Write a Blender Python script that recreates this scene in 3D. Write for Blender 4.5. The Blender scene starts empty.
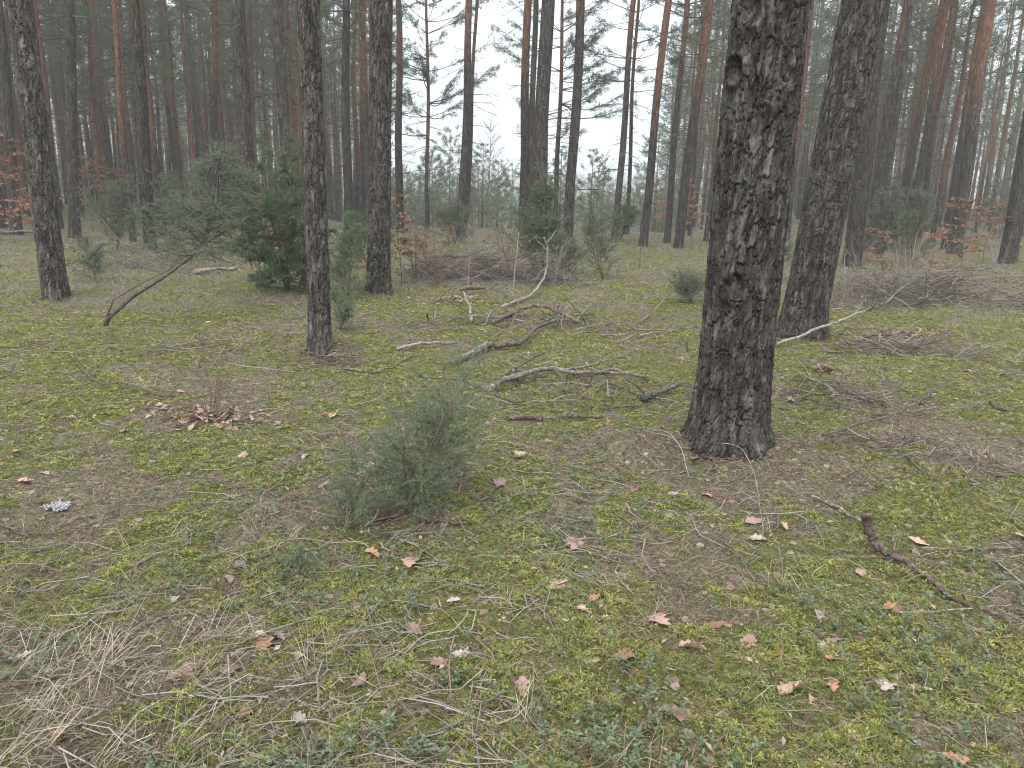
import bpy, math, random
import numpy as np
from math import radians, sin, cos, pi, tan, atan2, hypot

rng = np.random.default_rng(7)
random.seed(7)
scene = bpy.context.scene
COL = scene.collection

# ------------------------------------------------------------------ camera
W, H = 1024, 768
FPX = 770.0
CAMZ = 1.5
PITCH = radians(14.1)
ROLL = radians(1.4)
R0 = np.array([1.0, 0, 0]); F0 = np.array([0, cos(PITCH), -sin(PITCH)]); U0 = np.array([0, sin(PITCH), cos(PITCH)])
RV = cos(ROLL) * R0 + sin(ROLL) * U0
UV = -sin(ROLL) * R0 + cos(ROLL) * U0
CAM = np.array([0, 0, CAMZ])

def ray(px, py):
    d = F0 + RV * ((px - 512) / FPX) + UV * ((384 - py) / FPX)
    return d / np.linalg.norm(d)

# ------------------------------------------------------------------ noise
def _h(ix, iy, s):
    n = (ix.astype(np.int64) * 374761393 + iy.astype(np.int64) * 668265263 + s * 974634777) & 0xFFFFFFFF
    n = ((n ^ (n >> 13)) * 1274126177) & 0xFFFFFFFF
    n = (n ^ (n >> 16)) * 2246822519 & 0xFFFFFFFF
    return ((n ^ (n >> 15)) & 0xFFFFFF) / float(0xFFFFFF)

def vn(x, y, s=0, perx=None):
    x = np.asarray(x, float); y = np.asarray(y, float)
    ix = np.floor(x); iy = np.floor(y); fx = x - ix; fy = y - iy
    fx = fx * fx * (3 - 2 * fx); fy = fy * fy * (3 - 2 * fy)
    ix1 = ix + 1
    if perx: ix = np.mod(ix, perx); ix1 = np.mod(ix1, perx)
    a = _h(ix, iy, s); b = _h(ix1, iy, s); c = _h(ix, iy + 1, s); d = _h(ix1, iy + 1, s)
    return (a * (1 - fx) + b * fx) * (1 - fy) + (c * (1 - fx) + d * fx) * fy

def fbm(x, y, s=0, o=4):
    v = 0; a = .5; t = 0
    for k in range(o):
        v = v + a * vn(x * 2 ** k, y * 2 ** k, s + 17 * k); t += a; a *= .5
    return v / t

def worley(x, y, s, perx):
    """x periodic with integer period perx -> F1, F2, id of the nearest cell"""
    ix = np.floor(x); iy = np.floor(y)
    f1 = np.full(x.shape, 9.0); f2 = np.full(x.shape, 9.0); cid = np.zeros(x.shape); ox = np.zeros(x.shape); oy = np.zeros(x.shape)
    for dx in (-1, 0, 1):
        for dy in (-1, 0, 1):
            cx = ix + dx; cy = iy + dy; wx = np.mod(cx, perx)
            jx = cx + .1 + .8 * _h(wx, cy, s); jy = cy + .1 + .8 * _h(wx, cy, s + 5)
            d = np.hypot(x - jx, y - jy)
            m = d < f1
            f2 = np.where(m, f1, np.minimum(f2, d)); cid = np.where(m, _h(wx, cy, s + 9), cid); ox = np.where(m, x - jx, ox); oy = np.where(m, y - jy, oy); f1 = np.where(m, d, f1)
    return f1, f2, cid, ox, oy

def sst(a, b, x):
    t = np.clip((x - a) / (b - a), 0, 1); return t * t * (3 - 2 * t)

def plane_pt(px, py):
    d = ray(px, py); t = -CAMZ / d[2]; return CAM + t * d

MOUNDS = [(plane_pt(727, 442), .085, .30), (plane_pt(801, 332), .09, .36), (plane_pt(321, 352), .06, .24), (plane_pt(379, 292), .05, .36), (plane_pt(56, 297), .04, .36), (plane_pt(632, 458), .11, .28), (plane_pt(812, 385), .10, .5), (plane_pt(85, 400), .06, .35), (plane_pt(90, 318), .07, .5),
          (plane_pt(735, 450), .05, .45), (plane_pt(320, 355), .05, .5), (plane_pt(640, 650), .05, .35), (plane_pt(330, 560), -.03, .4),
          (plane_pt(950, 480), .04, .6)]

def hgt(x, y):
    x = np.asarray(x, float); y = np.asarray(y, float)
    r = np.hypot(x, y)
    z = .10 * (fbm(x / 5 + 3.3, y / 5 + 1.7, 1, 3) - .5) + .085 * (fbm(x / .8, y / .8, 2, 3) - .5) * np.clip(1.4 - r / 30, .25, 1)
    z = z + (.050 * (fbm(x / .16, y / .16, 4, 3) - .5) + .022 * (vn(x / .05, y / .05, 5) - .5)) * np.clip(1.3 - r / 16, 0, 1)
    for p, a, s in MOUNDS:
        z = z + a * np.exp(-((x - p[0]) ** 2 + (y - p[1]) ** 2) / (s * s))
    az = np.arctan2(x, np.maximum(y, .01))
    w = sst(.30, .16, np.abs(az))
    z = z - 2.6 * sst(28, 75, r) * w * (y > 0)
    return z

def ground(px, py, dist=None):
    d = ray(px, py)
    if dist is not None:
        dd = d[:2] / np.hypot(*d[:2]); p = dd * dist
        return np.array([p[0], p[1], float(hgt(p[0], p[1]))])
    t = np.geomspace(.8, 70, 1500)
    P = CAM[None] + t[:, None] * d[None]
    g = P[:, 2] - hgt(P[:, 0], P[:, 1])
    k = np.argmax(g < 0)
    if g[k] >= 0: k = len(t) - 1
    p = P[k].copy(); p[2] = float(hgt(p[0], p[1])); return p

def depth_of(p): return float(np.dot(p - CAM, F0))

# ------------------------------------------------------------------ mesh helpers
class G:
    def __init__(s): s.V = []; s.Q = []; s.T = []; s.qm = []; s.tm = []; s.n = 0
    def add(s, V, Q=None, T=None, m=0):
        V = np.asarray(V, float).reshape(-1, 3)
        if Q is not None and len(Q): Q = np.asarray(Q, np.int64); s.Q.append(Q + s.n); s.qm.append(np.full(len(Q), m, np.int32))
        if T is not None and len(T): T = np.asarray(T, np.int64); s.T.append(T + s.n); s.tm.append(np.full(len(T), m, np.int32))
        s.V.append(V); s.n += len(V); return s
    def mesh(s, name, mats, smooth=False, off=None):
        V = np.concatenate(s.V) if s.V else np.zeros((0, 3))
        if off is not None: V = V - np.asarray(off)[None]
        Q = np.concatenate(s.Q) if s.Q else np.zeros((0, 4), np.int64)
        T = np.concatenate(s.T) if s.T else np.zeros((0, 3), np.int64)
        me = bpy.data.meshes.new(name)
        me.vertices.add(len(V)); me.vertices.foreach_set('co', V.astype(np.float32).ravel())
        nl = len(Q) * 4 + len(T) * 3
        me.loops.add(nl); me.loops.foreach_set('vertex_index', np.concatenate([Q.ravel(), T.ravel()]).astype(np.int32))
        me.polygons.add(len(Q) + len(T))
        ls = np.concatenate([np.arange(len(Q)) * 4, len(Q) * 4 + np.arange(len(T)) * 3]).astype(np.int32)
        me.polygons.foreach_set('loop_start', ls)
        if not isinstance(mats, (list, tuple)): mats = [mats]
        for m in mats: me.materials.append(m)
        mi = np.concatenate(s.qm + s.tm) if (s.qm or s.tm) else np.zeros(0, np.int32)
        me.polygons.foreach_set('material_index', mi.astype(np.int32))
        me.polygons.foreach_set('use_smooth', np.full(len(Q) + len(T), smooth))
        me.update(calc_edges=True)
        return me
    def build(s, name, mats, parent=None, loc=None, smooth=False):
        me = s.mesh(name, mats, smooth, loc if parent is None else None)
        return link(name, me, parent, loc)

def link(name, me, parent=None, loc=None):
    o = bpy.data.objects.new(name, me); COL.objects.link(o)
    if parent is not None: o.parent = parent
    if loc is not None: o.location = [float(v) for v in loc]
    return o

def tag(o, label, cat, group=None):
    o['label'] = label; o['category'] = cat
    if group: o['group'] = group
    return o

def thing(name, label, cat, loc, group=None, rot=0.0):
    o = link(name, None, None, loc); o.rotation_euler = (0, 0, rot); o.empty_display_size = .2
    return tag(o, label, cat, group)

def kind(o, k): o['kind'] = k; return o

def nrm(v): return v / np.maximum(np.linalg.norm(v, axis=-1, keepdims=True), 1e-9)

def tube(g, pts, rad, n=6, m=0, cap=True, rough=0.0):
    pts = np.asarray(pts, float); k = len(pts); rad = np.broadcast_to(np.asarray(rad, float), (k,))
    t = nrm(np.gradient(pts, axis=0)); mt = np.abs(t.mean(0)); ref = np.eye(3)[int(np.argmin(mt))]
    a = nrm(np.cross(t, ref)); b = np.cross(t, a)
    th = np.arange(n) * 2 * pi / n
    R = rad[:, None] * (1 + rough * rng.uniform(-1, 1, (k, n)))
    V = pts[:, None] + R[..., None] * (a[:, None] * np.cos(th)[None, :, None] + b[:, None] * np.sin(th)[None, :, None])
    i = np.arange(k - 1)[:, None] * n; j = np.arange(n)[None]; j2 = (j + 1) % n
    Q = np.stack([i + j, i + j2, i + n + j2, i + n + j], -1).reshape(-1, 4)
    V = V.reshape(-1, 3); T = None
    if cap:
        V = np.concatenate([V, pts[:1], pts[-1:]]); c0 = k * n; jj = np.arange(n); jn = (jj + 1) % n
        T = np.concatenate([np.stack([np.full(n, c0), jn, jj], -1), np.stack([np.full(n, c0 + 1), (k - 1) * n + jj, (k - 1) * n + jn], -1)])
    g.add(V, Q, T, m)

def blades(g, P, D, L, Wd, m=0, bend=None, flat=False):
    """one pointed blade per row; with bend two segments"""
    n = len(P); D = nrm(D)
    rnd = rng.normal(size=(n, 3))
    if flat: rnd = np.tile(np.array([0, 0, 1.0]), (n, 1))
    S = nrm(np.cross(D, rnd)); L = np.broadcast_to(L, (n,))[:, None]; Wd = np.broadcast_to(Wd, (n,))[:, None]
    if bend is None:
        V = np.stack([P - S * Wd / 2, P + S * Wd / 2, P + D * L], 1).reshape(-1, 3)
        g.add(V, None, np.arange(n * 3).reshape(-1, 3), m)
    else:
        M = P + D * L * .55; tip = M + nrm(D + bend) * L * .5
        V = np.stack([P - S * Wd / 2, P + S * Wd / 2, M + S * Wd * .4, M - S * Wd * .4, tip], 1).reshape(-1, 3)
        b = np.arange(n)[:, None] * 5
        g.add(V, b + np.array([[0, 1, 2, 3]]), b + np.array([[3, 2, 4]]), m)

def stars(g, P, kk, L, Wd, up=.62, spread=.8, m=0):
    n = len(P); D = rng.normal(size=(n, kk, 3)) * np.array([spread, spread, .3]) + np.array([0, 0, up]); D[..., 2] = np.abs(D[..., 2]); D = nrm(D)
    S = nrm(np.cross(D, rng.normal(size=(n, kk, 3)))); L = np.broadcast_to(L, (n,))[:, None, None] * rng.uniform(.6, 1.2, (n, kk, 1)); Wd = np.broadcast_to(Wd, (n,))[:, None, None]
    M = P[:, None] + D * L * .55; T_ = P[:, None] + D * L; T_[..., 2] -= L[..., 0] * .12
    V = np.concatenate([P[:, None, None].repeat(1, 2).reshape(n, 1, 3), np.stack([M - S * Wd / 2, T_, M + S * Wd / 2], 2).reshape(n, kk * 3, 3)], 1).reshape(-1, 3)
    b = (np.arange(n) * (kk * 3 + 1))[:, None]; j = np.arange(kk)[None] * 3 + 1
    Q = np.stack([b + 0 * j, b + j, b + j + 1, b + j + 2], -1).reshape(-1, 4)
    g.add(V, Q, None, m)

def leafquads(g, P, D, N, L, Wd, m=0, fold=.15):
    """small pointed oval leaf: two quads folded along the midrib"""
    n = len(P); D = nrm(D); S = nrm(np.cross(D, N)); Nn = np.cross(S, D)
    L = np.broadcast_to(L, (n,))[:, None]; Wd = np.broadcast_to(Wd, (n,))[:, None]
    a = P; b = P + D * L * .5 + S * Wd / 2 + Nn * Wd * fold; c = P + D * L; d = P + D * L * .5 - S * Wd / 2 + Nn * Wd * fold
    e = P + D * L * .5
    V = np.stack([a, b, c, d, e], 1).reshape(-1, 3); i = np.arange(n)[:, None] * 5
    T = np.concatenate([i + np.array([[0, 1, 4]]), i + np.array([[4, 1, 2]]), i + np.array([[0, 4, 3]]), i + np.array([[4, 2, 3]])])
    g.add(V, None, T, m)

# ------------------------------------------------------------------ materials
def newmat(name):
    m = bpy.data.materials.new(name); m.use_nodes = True
    nt = m.node_tree; b = nt.nodes['Principled BSDF']
    b.inputs['Specular IOR Level'].default_value = .25; b.inputs['Roughness'].default_value = .8
    return m, nt, b

def ramp(nt, fac, cols):
    r = nt.nodes.new('ShaderNodeValToRGB'); e = r.color_ramp.elements
    while len(e) < len(cols): e.new(.5)
    for k, (p, c) in enumerate(cols): e[k].position = p; e[k].color = (*c, 1)
    nt.links.new(fac, r.inputs[0]); return r.outputs[0]

def island(name, cols, rough=.75, spec=.2, trans=0.0, patch=None):
    m, nt, b = newmat(name)
    g = nt.nodes.new('ShaderNodeNewGeometry')
    k = len(cols)
    c = ramp(nt, g.outputs['Random Per Island'], [(i / max(1, k - 1), c) for i, c in enumerate(cols)])
    if patch:
        tc = nt.nodes.new('ShaderNodeTexCoord'); pn = tex(nt, 'ShaderNodeTexNoise', patch[0], tc.outputs['Object'], 4, .7)
        c = mixc(nt, 1.0, c, ramp(nt, pn.outputs[0], [(.32, patch[1]), (.5, (1, 1, 1)), (.68, patch[2])]), 'MULTIPLY')
    nt.links.new(c, b.inputs['Base Color']); b.inputs['Roughness'].default_value = rough; b.inputs['Specular IOR Level'].default_value = spec
    if trans:
        t = nt.nodes.new('ShaderNodeBsdfTranslucent'); nt.links.new(c, t.inputs[0])
        mx = nt.nodes.new('ShaderNodeMixShader'); mx.inputs[0].default_value = trans
        nt.links.new(b.outputs[0], mx.inputs[1]); nt.links.new(t.outputs[0], mx.inputs[2])
        nt.links.new(mx.outputs[0], nt.nodes['Material Output'].inputs[0])
    return m

def tex(nt, kind_, scale, vec, detail=4, rough=.6):
    n = nt.nodes.new(kind_); n.inputs['Scale'].default_value = scale
    if kind_ == 'ShaderNodeTexNoise': n.inputs['Detail'].default_value = detail; n.inputs['Roughness'].default_value = rough
    nt.links.new(vec, n.inputs['Vector']); return n

def mapping(nt, vec, sc):
    mp = nt.nodes.new('ShaderNodeMapping'); mp.inputs['Scale'].default_value = sc; nt.links.new(vec, mp.inputs[0]); return mp.outputs[0]

def mixc(nt, fac, a, b, mode='MIX'):
    n = nt.nodes.new('ShaderNodeMix'); n.data_type = 'RGBA'; n.blend_type = mode
    for s, v in ((n.inputs[0], fac), (n.inputs[6], a), (n.inputs[7], b)):
        if isinstance(v, (int, float)): s.default_value = v
        elif isinstance(v, tuple): s.default_value = (*v, 1)
        else: nt.links.new(v, s)
    return n.outputs[2]

def math_(nt, op, a, b=None, c=None, clamp=False):
    n = nt.nodes.new('ShaderNodeMath'); n.operation = op; n.use_clamp = clamp
    for i, v in enumerate((a, b, c)):
        if v is None: continue
        if isinstance(v, (int, float)): n.inputs[i].default_value = v
        else: nt.links.new(v, n.inputs[i])
    return n.outputs[0]

def maprange(nt, v, a, b):
    n = nt.nodes.new('ShaderNodeMapRange'); n.interpolation_type = 'SMOOTHSTEP'
    nt.links.new(v, n.inputs[0])
    for i, q in ((1, a), (2, b)):
        if isinstance(q, (int, float)): n.inputs[i].default_value = q
        else: nt.links.new(q, n.inputs[i])
    return n.outputs[0]

def bump(nt, b, h, strength, dist):
    n = nt.nodes.new('ShaderNodeBump'); n.inputs['Strength'].default_value = strength; n.inputs['Distance'].default_value = dist
    nt.links.new(h, n.inputs['Height']); nt.links.new(n.outputs[0], b.inputs['Normal'])

def bark_mat(name, near):
    m, nt, b = newmat(name)
    tc = nt.nodes.new('ShaderNodeTexCoord'); ob = tc.outputs['Object']
    info = nt.nodes.new('ShaderNodeObjectInfo')
    st = mapping(nt, ob, (1, 1, .22))
    n1 = tex(nt, 'ShaderNodeTexNoise', 26 if near else 20, st, 5, .65)
    n2 = tex(nt, 'ShaderNodeTexNoise', 3.2, ob, 3)
    n3 = tex(nt, 'ShaderNodeTexNoise', 110, mapping(nt, ob, (1, 1, .5)), 3)
    vo = tex(nt, 'ShaderNodeTexVoronoi', 22, mapping(nt, ob, (1, 1, .38)))
    grey = ramp(nt, n1.outputs[0], [(.28, (.017, .014, .012)), (.5, (.042, .036, .031)), (.74, (.11, .099, .09))])
    if near: grey = ramp(nt, n1.outputs[0], [(.30, (.013, .0112, .0098)), (.5, (.043, .0375, .033)), (.72, (.13, .12, .11))])
    grey = mixc(nt, .45, grey, mixc(nt, 1.0, grey, ramp(nt, vo.outputs['Color'], [(0, (.5, .48, .46)), (1, (1.5, 1.45, 1.42))]), 'MULTIPLY'))
    if near:
        pa = nt.nodes.new('ShaderNodeAttribute'); pa.attribute_name = 'plate'
        grey = mixc(nt, 1.0, grey, ramp(nt, pa.outputs['Fac'], [(.15, (.62, .60, .57)), (.5, (.92, .90, .88)), (.85, (1.45, 1.45, 1.47))]), 'MULTIPLY')
    # lichen / algae
    grey = mixc(nt, math_(nt, 'MULTIPLY', maprange(nt, n2.outputs[0], .56, .74), .5), grey, (.10, .11, .085))
    grey = mixc(nt, math_(nt, 'MULTIPLY', maprange(nt, n3.outputs[0], .58, .70), .55), grey, (.20, .20, .19))
    # orange upper bark
    at = nt.nodes.new('ShaderNodeAttribute'); at.attribute_type = 'OBJECT'; at.attribute_name = 'orange'
    sx = nt.nodes.new('ShaderNodeSeparateXYZ'); nt.links.new(ob, sx.inputs[0])
    zz = math_(nt, 'ADD', sx.outputs[2], math_(nt, 'MULTIPLY', math_(nt, 'SUBTRACT', n1.outputs[0], .5), 3.0))
    zz = math_(nt, 'SUBTRACT', zz, at.outputs['Fac'])
    org = ramp(nt, n1.outputs[0], [(.3, (.085, .042, .027)), (.55, (.18, .092, .056)), (.78, (.29, .175, .12))])
    colr = mixc(nt, math_(nt, 'MULTIPLY', maprange(nt, zz, -1.2, 1.6), .9), grey, org)
    vary = math_(nt, 'ADD', math_(nt, 'MULTIPLY', info.outputs['Random'], .5), .75)
    hs = nt.nodes.new('ShaderNodeHueSaturation'); nt.links.new(colr, hs.inputs['Color']); nt.links.new(vary, hs.inputs['Value'])
    nt.links.new(hs.outputs[0], b.inputs['Base Color'])
    b.inputs['Roughness'].default_value = .9; b.inputs['Specular IOR Level'].default_value = .15
    hh = math_(nt, 'ADD', n1.outputs[0], math_(nt, 'MULTIPLY', n3.outputs[0], .25))
    if not near:
        vd = nt.nodes.new('ShaderNodeTexVoronoi'); vd.feature = 'DISTANCE_TO_EDGE'; vd.inputs['Scale'].default_value = 14
        nt.links.new(mapping(nt, ob, (1, 1, .35)), vd.inputs['Vector'])
        hh = math_(nt, 'ADD', hh, math_(nt, 'MULTIPLY', maprange(nt, vd.outputs['Distance'], 0.0, .18), .9))
    bump(nt, b, hh, .9, .02 if not near else .012)
    return m

BARK_NEAR = bark_mat('plated_pine_bark', True)
BARK = bark_mat('pine_bark', False)

def wood_mat(name, dark, mid, light):
    m, nt, b = newmat(name)
    tc = nt.nodes.new('ShaderNodeTexCoord')
    n1 = tex(nt, 'ShaderNodeTexNoise', 38, tc.outputs['Object'], 5, .7)
    n2 = tex(nt, 'ShaderNodeTexNoise', 7, tc.outputs['Object'], 2)
    c = ramp(nt, n1.outputs[0], [(.34, dark), (.5, mid), (.66, light)])
    c = mixc(nt, maprange(nt, n2.outputs[0], .5, .7), c, mixc(nt, 1.0, c, (.6, .62, .55), 'MULTIPLY'))
    nt.links.new(c, b.inputs['Base Color']); bump(nt, b, n1.outputs[0], .8, .006); b.inputs['Roughness'].default_value = .85
    return m

WOOD_GREY = wood_mat('weathered_grey_wood', (.045, .038, .032), (.12, .104, .088), (.29, .26, .23))
WOOD_BROWN = wood_mat('dead_brown_wood', (.028, .020, .016), (.075, .053, .041), (.19, .14, .115))
WOOD_PALE = wood_mat('bleached_wood', (.10, .085, .07), (.21, .18, .15), (.36, .32, .28))
WOOD_DARK = wood_mat('dark_dead_wood', (.03, .026, .022), (.07, .06, .05), (.15, .13, .11))
WOOD_RED = wood_mat('reddish_bare_wood', (.045, .030, .024), (.11, .075, .058), (.25, .195, .16))
TWIG_DARK = island('dark_twig_bark', [(.035, .028, .024), (.07, .055, .046), (.11, .09, .078)])
TWIG_GREY = island('grey_twig_bark', [(.07, .058, .05), (.14, .12, .105), (.25, .22, .2), (.10, .085, .075)])
TWIG_BROWN = island('brown_twig_bark', [(.07, .046, .034), (.13, .09, .068), (.20, .15, .12)])
NEEDLE = island('pine_needles', [(.05, .082, .042), (.08, .122, .064), (.125, .165, .092), (.07, .108, .062)], .6, .3, .25)
NEEDLE_YOUNG = island('young_pine_needles', [(.10, .145, .085), (.15, .20, .12), (.21, .25, .165)], .6, .3, .25)
JUNIPER = island('juniper_needles', [(.045, .066, .034), (.09, .122, .066), (.15, .19, .11), (.22, .26, .175)], .65, .15, .2)
JUNIPER_DARK = island('dense_juniper_needles', [(.045, .074, .036), (.09, .132, .066), (.155, .205, .11)], .55, .3, .2)
JUNIPER_PALE = island('wispy_juniper_needles', [(.075, .095, .06), (.115, .14, .09), (.165, .185, .13)], .55, .3, .2)
BEECH = island('dry_beech_leaves', [(.15, .065, .038), (.25, .115, .065), (.32, .17, .105), (.24, .13, .09)], .6, .3, .3)
BEECH_PALE = island('pale_dry_beech_leaves', [(.30, .15, .11), (.40, .22, .16), (.34, .16, .11)], .6, .3, .3)
MOSS = island('feather_moss', [(.07, .09, .025), (.22, .25, .06), (.36, .38, .11), (.15, .185, .045), (.38, .37, .15), (.11, .10, .05), (.27, .32, .08)], .8, .15, .3, (5.5, (.6, .66, .8), (1.2, 1.12, .95)))
MOSS_DULL = island('dull_moss', [(.09, .10, .05), (.17, .18, .095), (.25, .25, .155), (.16, .13, .10)], .8, .15, .3, (5, (.6, .6, .6), (1.3, 1.15, 1.0)))
STRAW = island('dry_straw_grass', [(.19, .145, .09), (.30, .25, .17), (.40, .35, .26), (.24, .185, .125), (.16, .14, .08), (.13, .095, .06)], .65, .3, .15, (3, (.6, .6, .5), (1.1, 1.1, 1.1)))
STRAW_PALE = island('pale_straw', [(.30, .26, .18), (.40, .36, .26), (.22, .18, .12), (.48, .44, .34)], .65, .3, .15)
UNDER = island('brown_undergrowth', [(.10, .075, .06), (.15, .115, .09), (.10, .11, .07), (.19, .12, .085), (.13, .13, .095)], .8, .1, .1)
GREENGRASS = island('green_grass', [(.08, .11, .03), (.13, .16, .05), (.19, .20, .08)], .65, .3, .25)
LITTER = island('fallen_needles', [(.09, .052, .035), (.17, .11, .076), (.26, .185, .135), (.06, .04, .03), (.22, .165, .125)], .8, .2, 0, (4, (.6, .55, .55), (1.2, 1.2, 1.2)))
BILBERRY = island('lingonberry_leaves', [(.04, .065, .030), (.065, .10, .045), (.11, .145, .08), (.085, .095, .05)], .5, .35, .1)
FRAG = island('leaf_scraps', [(.18, .11, .08), (.27, .185, .14), (.34, .26, .21), (.15, .09, .065), (.38, .31, .27)], .7, .3, .15)
PALEGREY = island('pale_brush_grass', [(.15, .155, .095), (.23, .225, .16), (.30, .27, .21), (.12, .14, .075)], .8, .15, .2)

def leaf_mat(name, c1, c2):
    m, nt, b = newmat(name)
    tc = nt.nodes.new('ShaderNodeTexCoord'); n = tex(nt, 'ShaderNodeTexNoise', 45, tc.outputs['Object'], 4)
    info = nt.nodes.new('ShaderNodeObjectInfo')
    c = ramp(nt, n.outputs[0], [(.3, c1), (.7, c2)])
    hs = nt.nodes.new('ShaderNodeHueSaturation'); nt.links.new(c, hs.inputs['Color'])
    nt.links.new(math_(nt, 'ADD', math_(nt, 'MULTIPLY', info.outputs['Random'], .6), .45), hs.inputs['Value'])
    nt.links.new(hs.outputs[0], b.inputs['Base Color']); b.inputs['Roughness'].default_value = .6
    return m
OAKS = {'pinkish': leaf_mat('pinkish_oak_leaf', (.25, .145, .11), (.42, .28, .23)),
        'tan': leaf_mat('tan_oak_leaf', (.28, .195, .125), (.44, .33, .23)),
        'orange brown': leaf_mat('orange_brown_oak_leaf', (.22, .115, .06), (.36, .20, .11)),
        'pale grey': leaf_mat('pale_grey_oak_leaf', (.27, .21, .18), (.41, .34, .30))}

# ground
def mossmask(x, y):
    r = np.hypot(x, y)
    v = fbm(x / .75 + 9.1, y / .75 + 2.3, 21, 4) + .95 * (fbm(x / .15, y / .15, 22, 3) - .5) - .435 - .10 * sst(8, 18, r)
    for px, py, a, s in MB:
        p = plane_pt(px, py); v = v + a * np.exp(-((x - p[0]) ** 2 + (y - p[1]) ** 2) / (s * s))
    return sst(-.12, .14, v)
MB = [(520, 640, .22, .8), (650, 690, .14, .5), (820, 560, .10, .4), (900, 640, .12, .5), (420, 580, .10, .35), (340, 600, .10, .45), (480, 720, .12, .4), (330, 400, .16, .9), (560, 395, .14, 1.4), (600, 350, .12, 1.5), (960, 370, .14, .9), (880, 400, .10, .6),
      (920, 560, .12, .45), (100, 400, .10, .7), (120, 560, .06, .5), (60, 690, -.22, .5), (20, 620, -.15, .4), (590, 440, -.16, .8), (740, 470, -.2, .55), (700, 560, -.10, .4),
      (970, 450, -.14, .5), (200, 410, -.22, .5), (380, 440, -.1, .35), (60, 480, -.05, .4), (980, 720, -.03, .3)]

def build_ground():
    m, nt, b = newmat('forest_floor')
    tc = nt.nodes.new('ShaderNodeTexCoord'); ob = tc.outputs['Object']
    at = nt.nodes.new('ShaderNodeAttribute'); at.attribute_name = 'moss'
    n1 = tex(nt, 'ShaderNodeTexNoise', 55, ob, 6, .7); n2 = tex(nt, 'ShaderNodeTexNoise', 4.5, ob, 5, .65); n3 = tex(nt, 'ShaderNodeTexNoise', 17, ob, 4, .7)
    lit = ramp(nt, n1.outputs[0], [(.30, (.030, .020, .015)), (.46, (.105, .074, .055)), (.60, (.18, .133, .102)), (.74, (.33, .27, .22))])
    strawc = ramp(nt, n1.outputs[0], [(.32, (.05, .05, .026)), (.52, (.15, .14, .08)), (.72, (.29, .26, .18))])
    mossc = ramp(nt, n1.outputs[0], [(.32, (.028, .034, .012)), (.5, (.10, .108, .026)), (.68, (.22, .22, .06))])
    n4 = tex(nt, 'ShaderNodeTexNoise', 9, ob, 5, .75); n5 = tex(nt, 'ShaderNodeTexNoise', 23, ob, 3, .7)
    base = mixc(nt, maprange(nt, n4.outputs[0], .44, .56), lit, strawc)
    f = math_(nt, 'ADD', at.outputs['Fac'], math_(nt, 'MULTIPLY', math_(nt, 'SUBTRACT', n3.outputs[0], .5), 3.2))
    c = mixc(nt, maprange(nt, f, .36, .64), base, mossc)
    c = mixc(nt, math_(nt, 'MULTIPLY', maprange(nt, n5.outputs[0], .57, .64), .8), c, (.045, .062, .035))          # dark dwarf shrub leaves
    vo = nt.nodes.new('ShaderNodeTexVoronoi'); vo.inputs['Scale'].default_value = 26; nt.links.new(ob, vo.inputs['Vector'])
    sp = nt.nodes.new('ShaderNodeSeparateColor'); nt.links.new(vo.outputs['Color'], sp.inputs[0])
    fl = math_(nt, 'MULTIPLY', math_(nt, 'GREATER_THAN', sp.outputs[0], .86), math_(nt, 'LESS_THAN', vo.outputs['Distance'], .42))
    c = mixc(nt, math_(nt, 'MULTIPLY', fl, .8), c, ramp(nt, sp.outputs[1], [(0, (.16, .09, .065)), (.5, (.32, .23, .185)), (1, (.42, .35, .30))]))   # bits of dead leaf
    nt.links.new(c, b.inputs['Base Color']); b.inputs['Roughness'].default_value = .95; b.inputs['Specular IOR Level'].default_value = .1
    bump(nt, b, math_(nt, 'ADD', n1.outputs[0], n3.outputs[0]), 1.0, .03)
    fa = np.concatenate([np.linspace(-50, 50, 640), np.linspace(50, 310, 80)[1:-1]]) * pi / 180
    rr = np.concatenate([np.geomspace(.5, 12, 420), np.geomspace(12, 1500, 130)[1:]])
    A, Rr = np.meshgrid(fa, rr); X = Rr * np.sin(A); Y = Rr * np.cos(A); Z = hgt(X, Y)
    n = len(fa); k = len(rr)
    V = np.stack([X, Y, Z], -1).reshape(-1, 3); V = np.concatenate([V, [[0, 0, float(hgt(0, 0))]]])
    i = np.arange(k - 1)[:, None] * n; j = np.arange(n)[None]; j2 = (j + 1) % n
    Q = np.stack([i + j, i + n + j, i + n + j2, i + j2], -1).reshape(-1, 4)
    T = np.stack([np.full(n, k * n), np.arange(n), (np.arange(n) + 1) % n], -1)
    g = G(); g.add(V, Q, T); o = g.build('ground', m, None, None, True)
    a = o.data.attributes.new('moss', 'FLOAT', 'POINT')
    mm = mossmask(V[:, 0], V[:, 1]); far = np.hypot(V[:, 0], V[:, 1]); mm = mm * np.clip(1.15 - far / 60, .4, 1)
    a.data.foreach_set('value', mm.astype(np.float32))
    kind(o, 'structure')
build_ground()

# ------------------------------------------------------------------ ground cover (uncountable)
def samp(n, r0, r1, az=47):
    r = r0 * (r1 / r0) ** rng.random(n); a = radians(az) * rng.uniform(-1, 1, n)
    return r * np.sin(a), r * np.cos(a), r

TREEPOS = []
def stuff(name, g, mats): return kind(g.build(name, mats), 'stuff')

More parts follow.
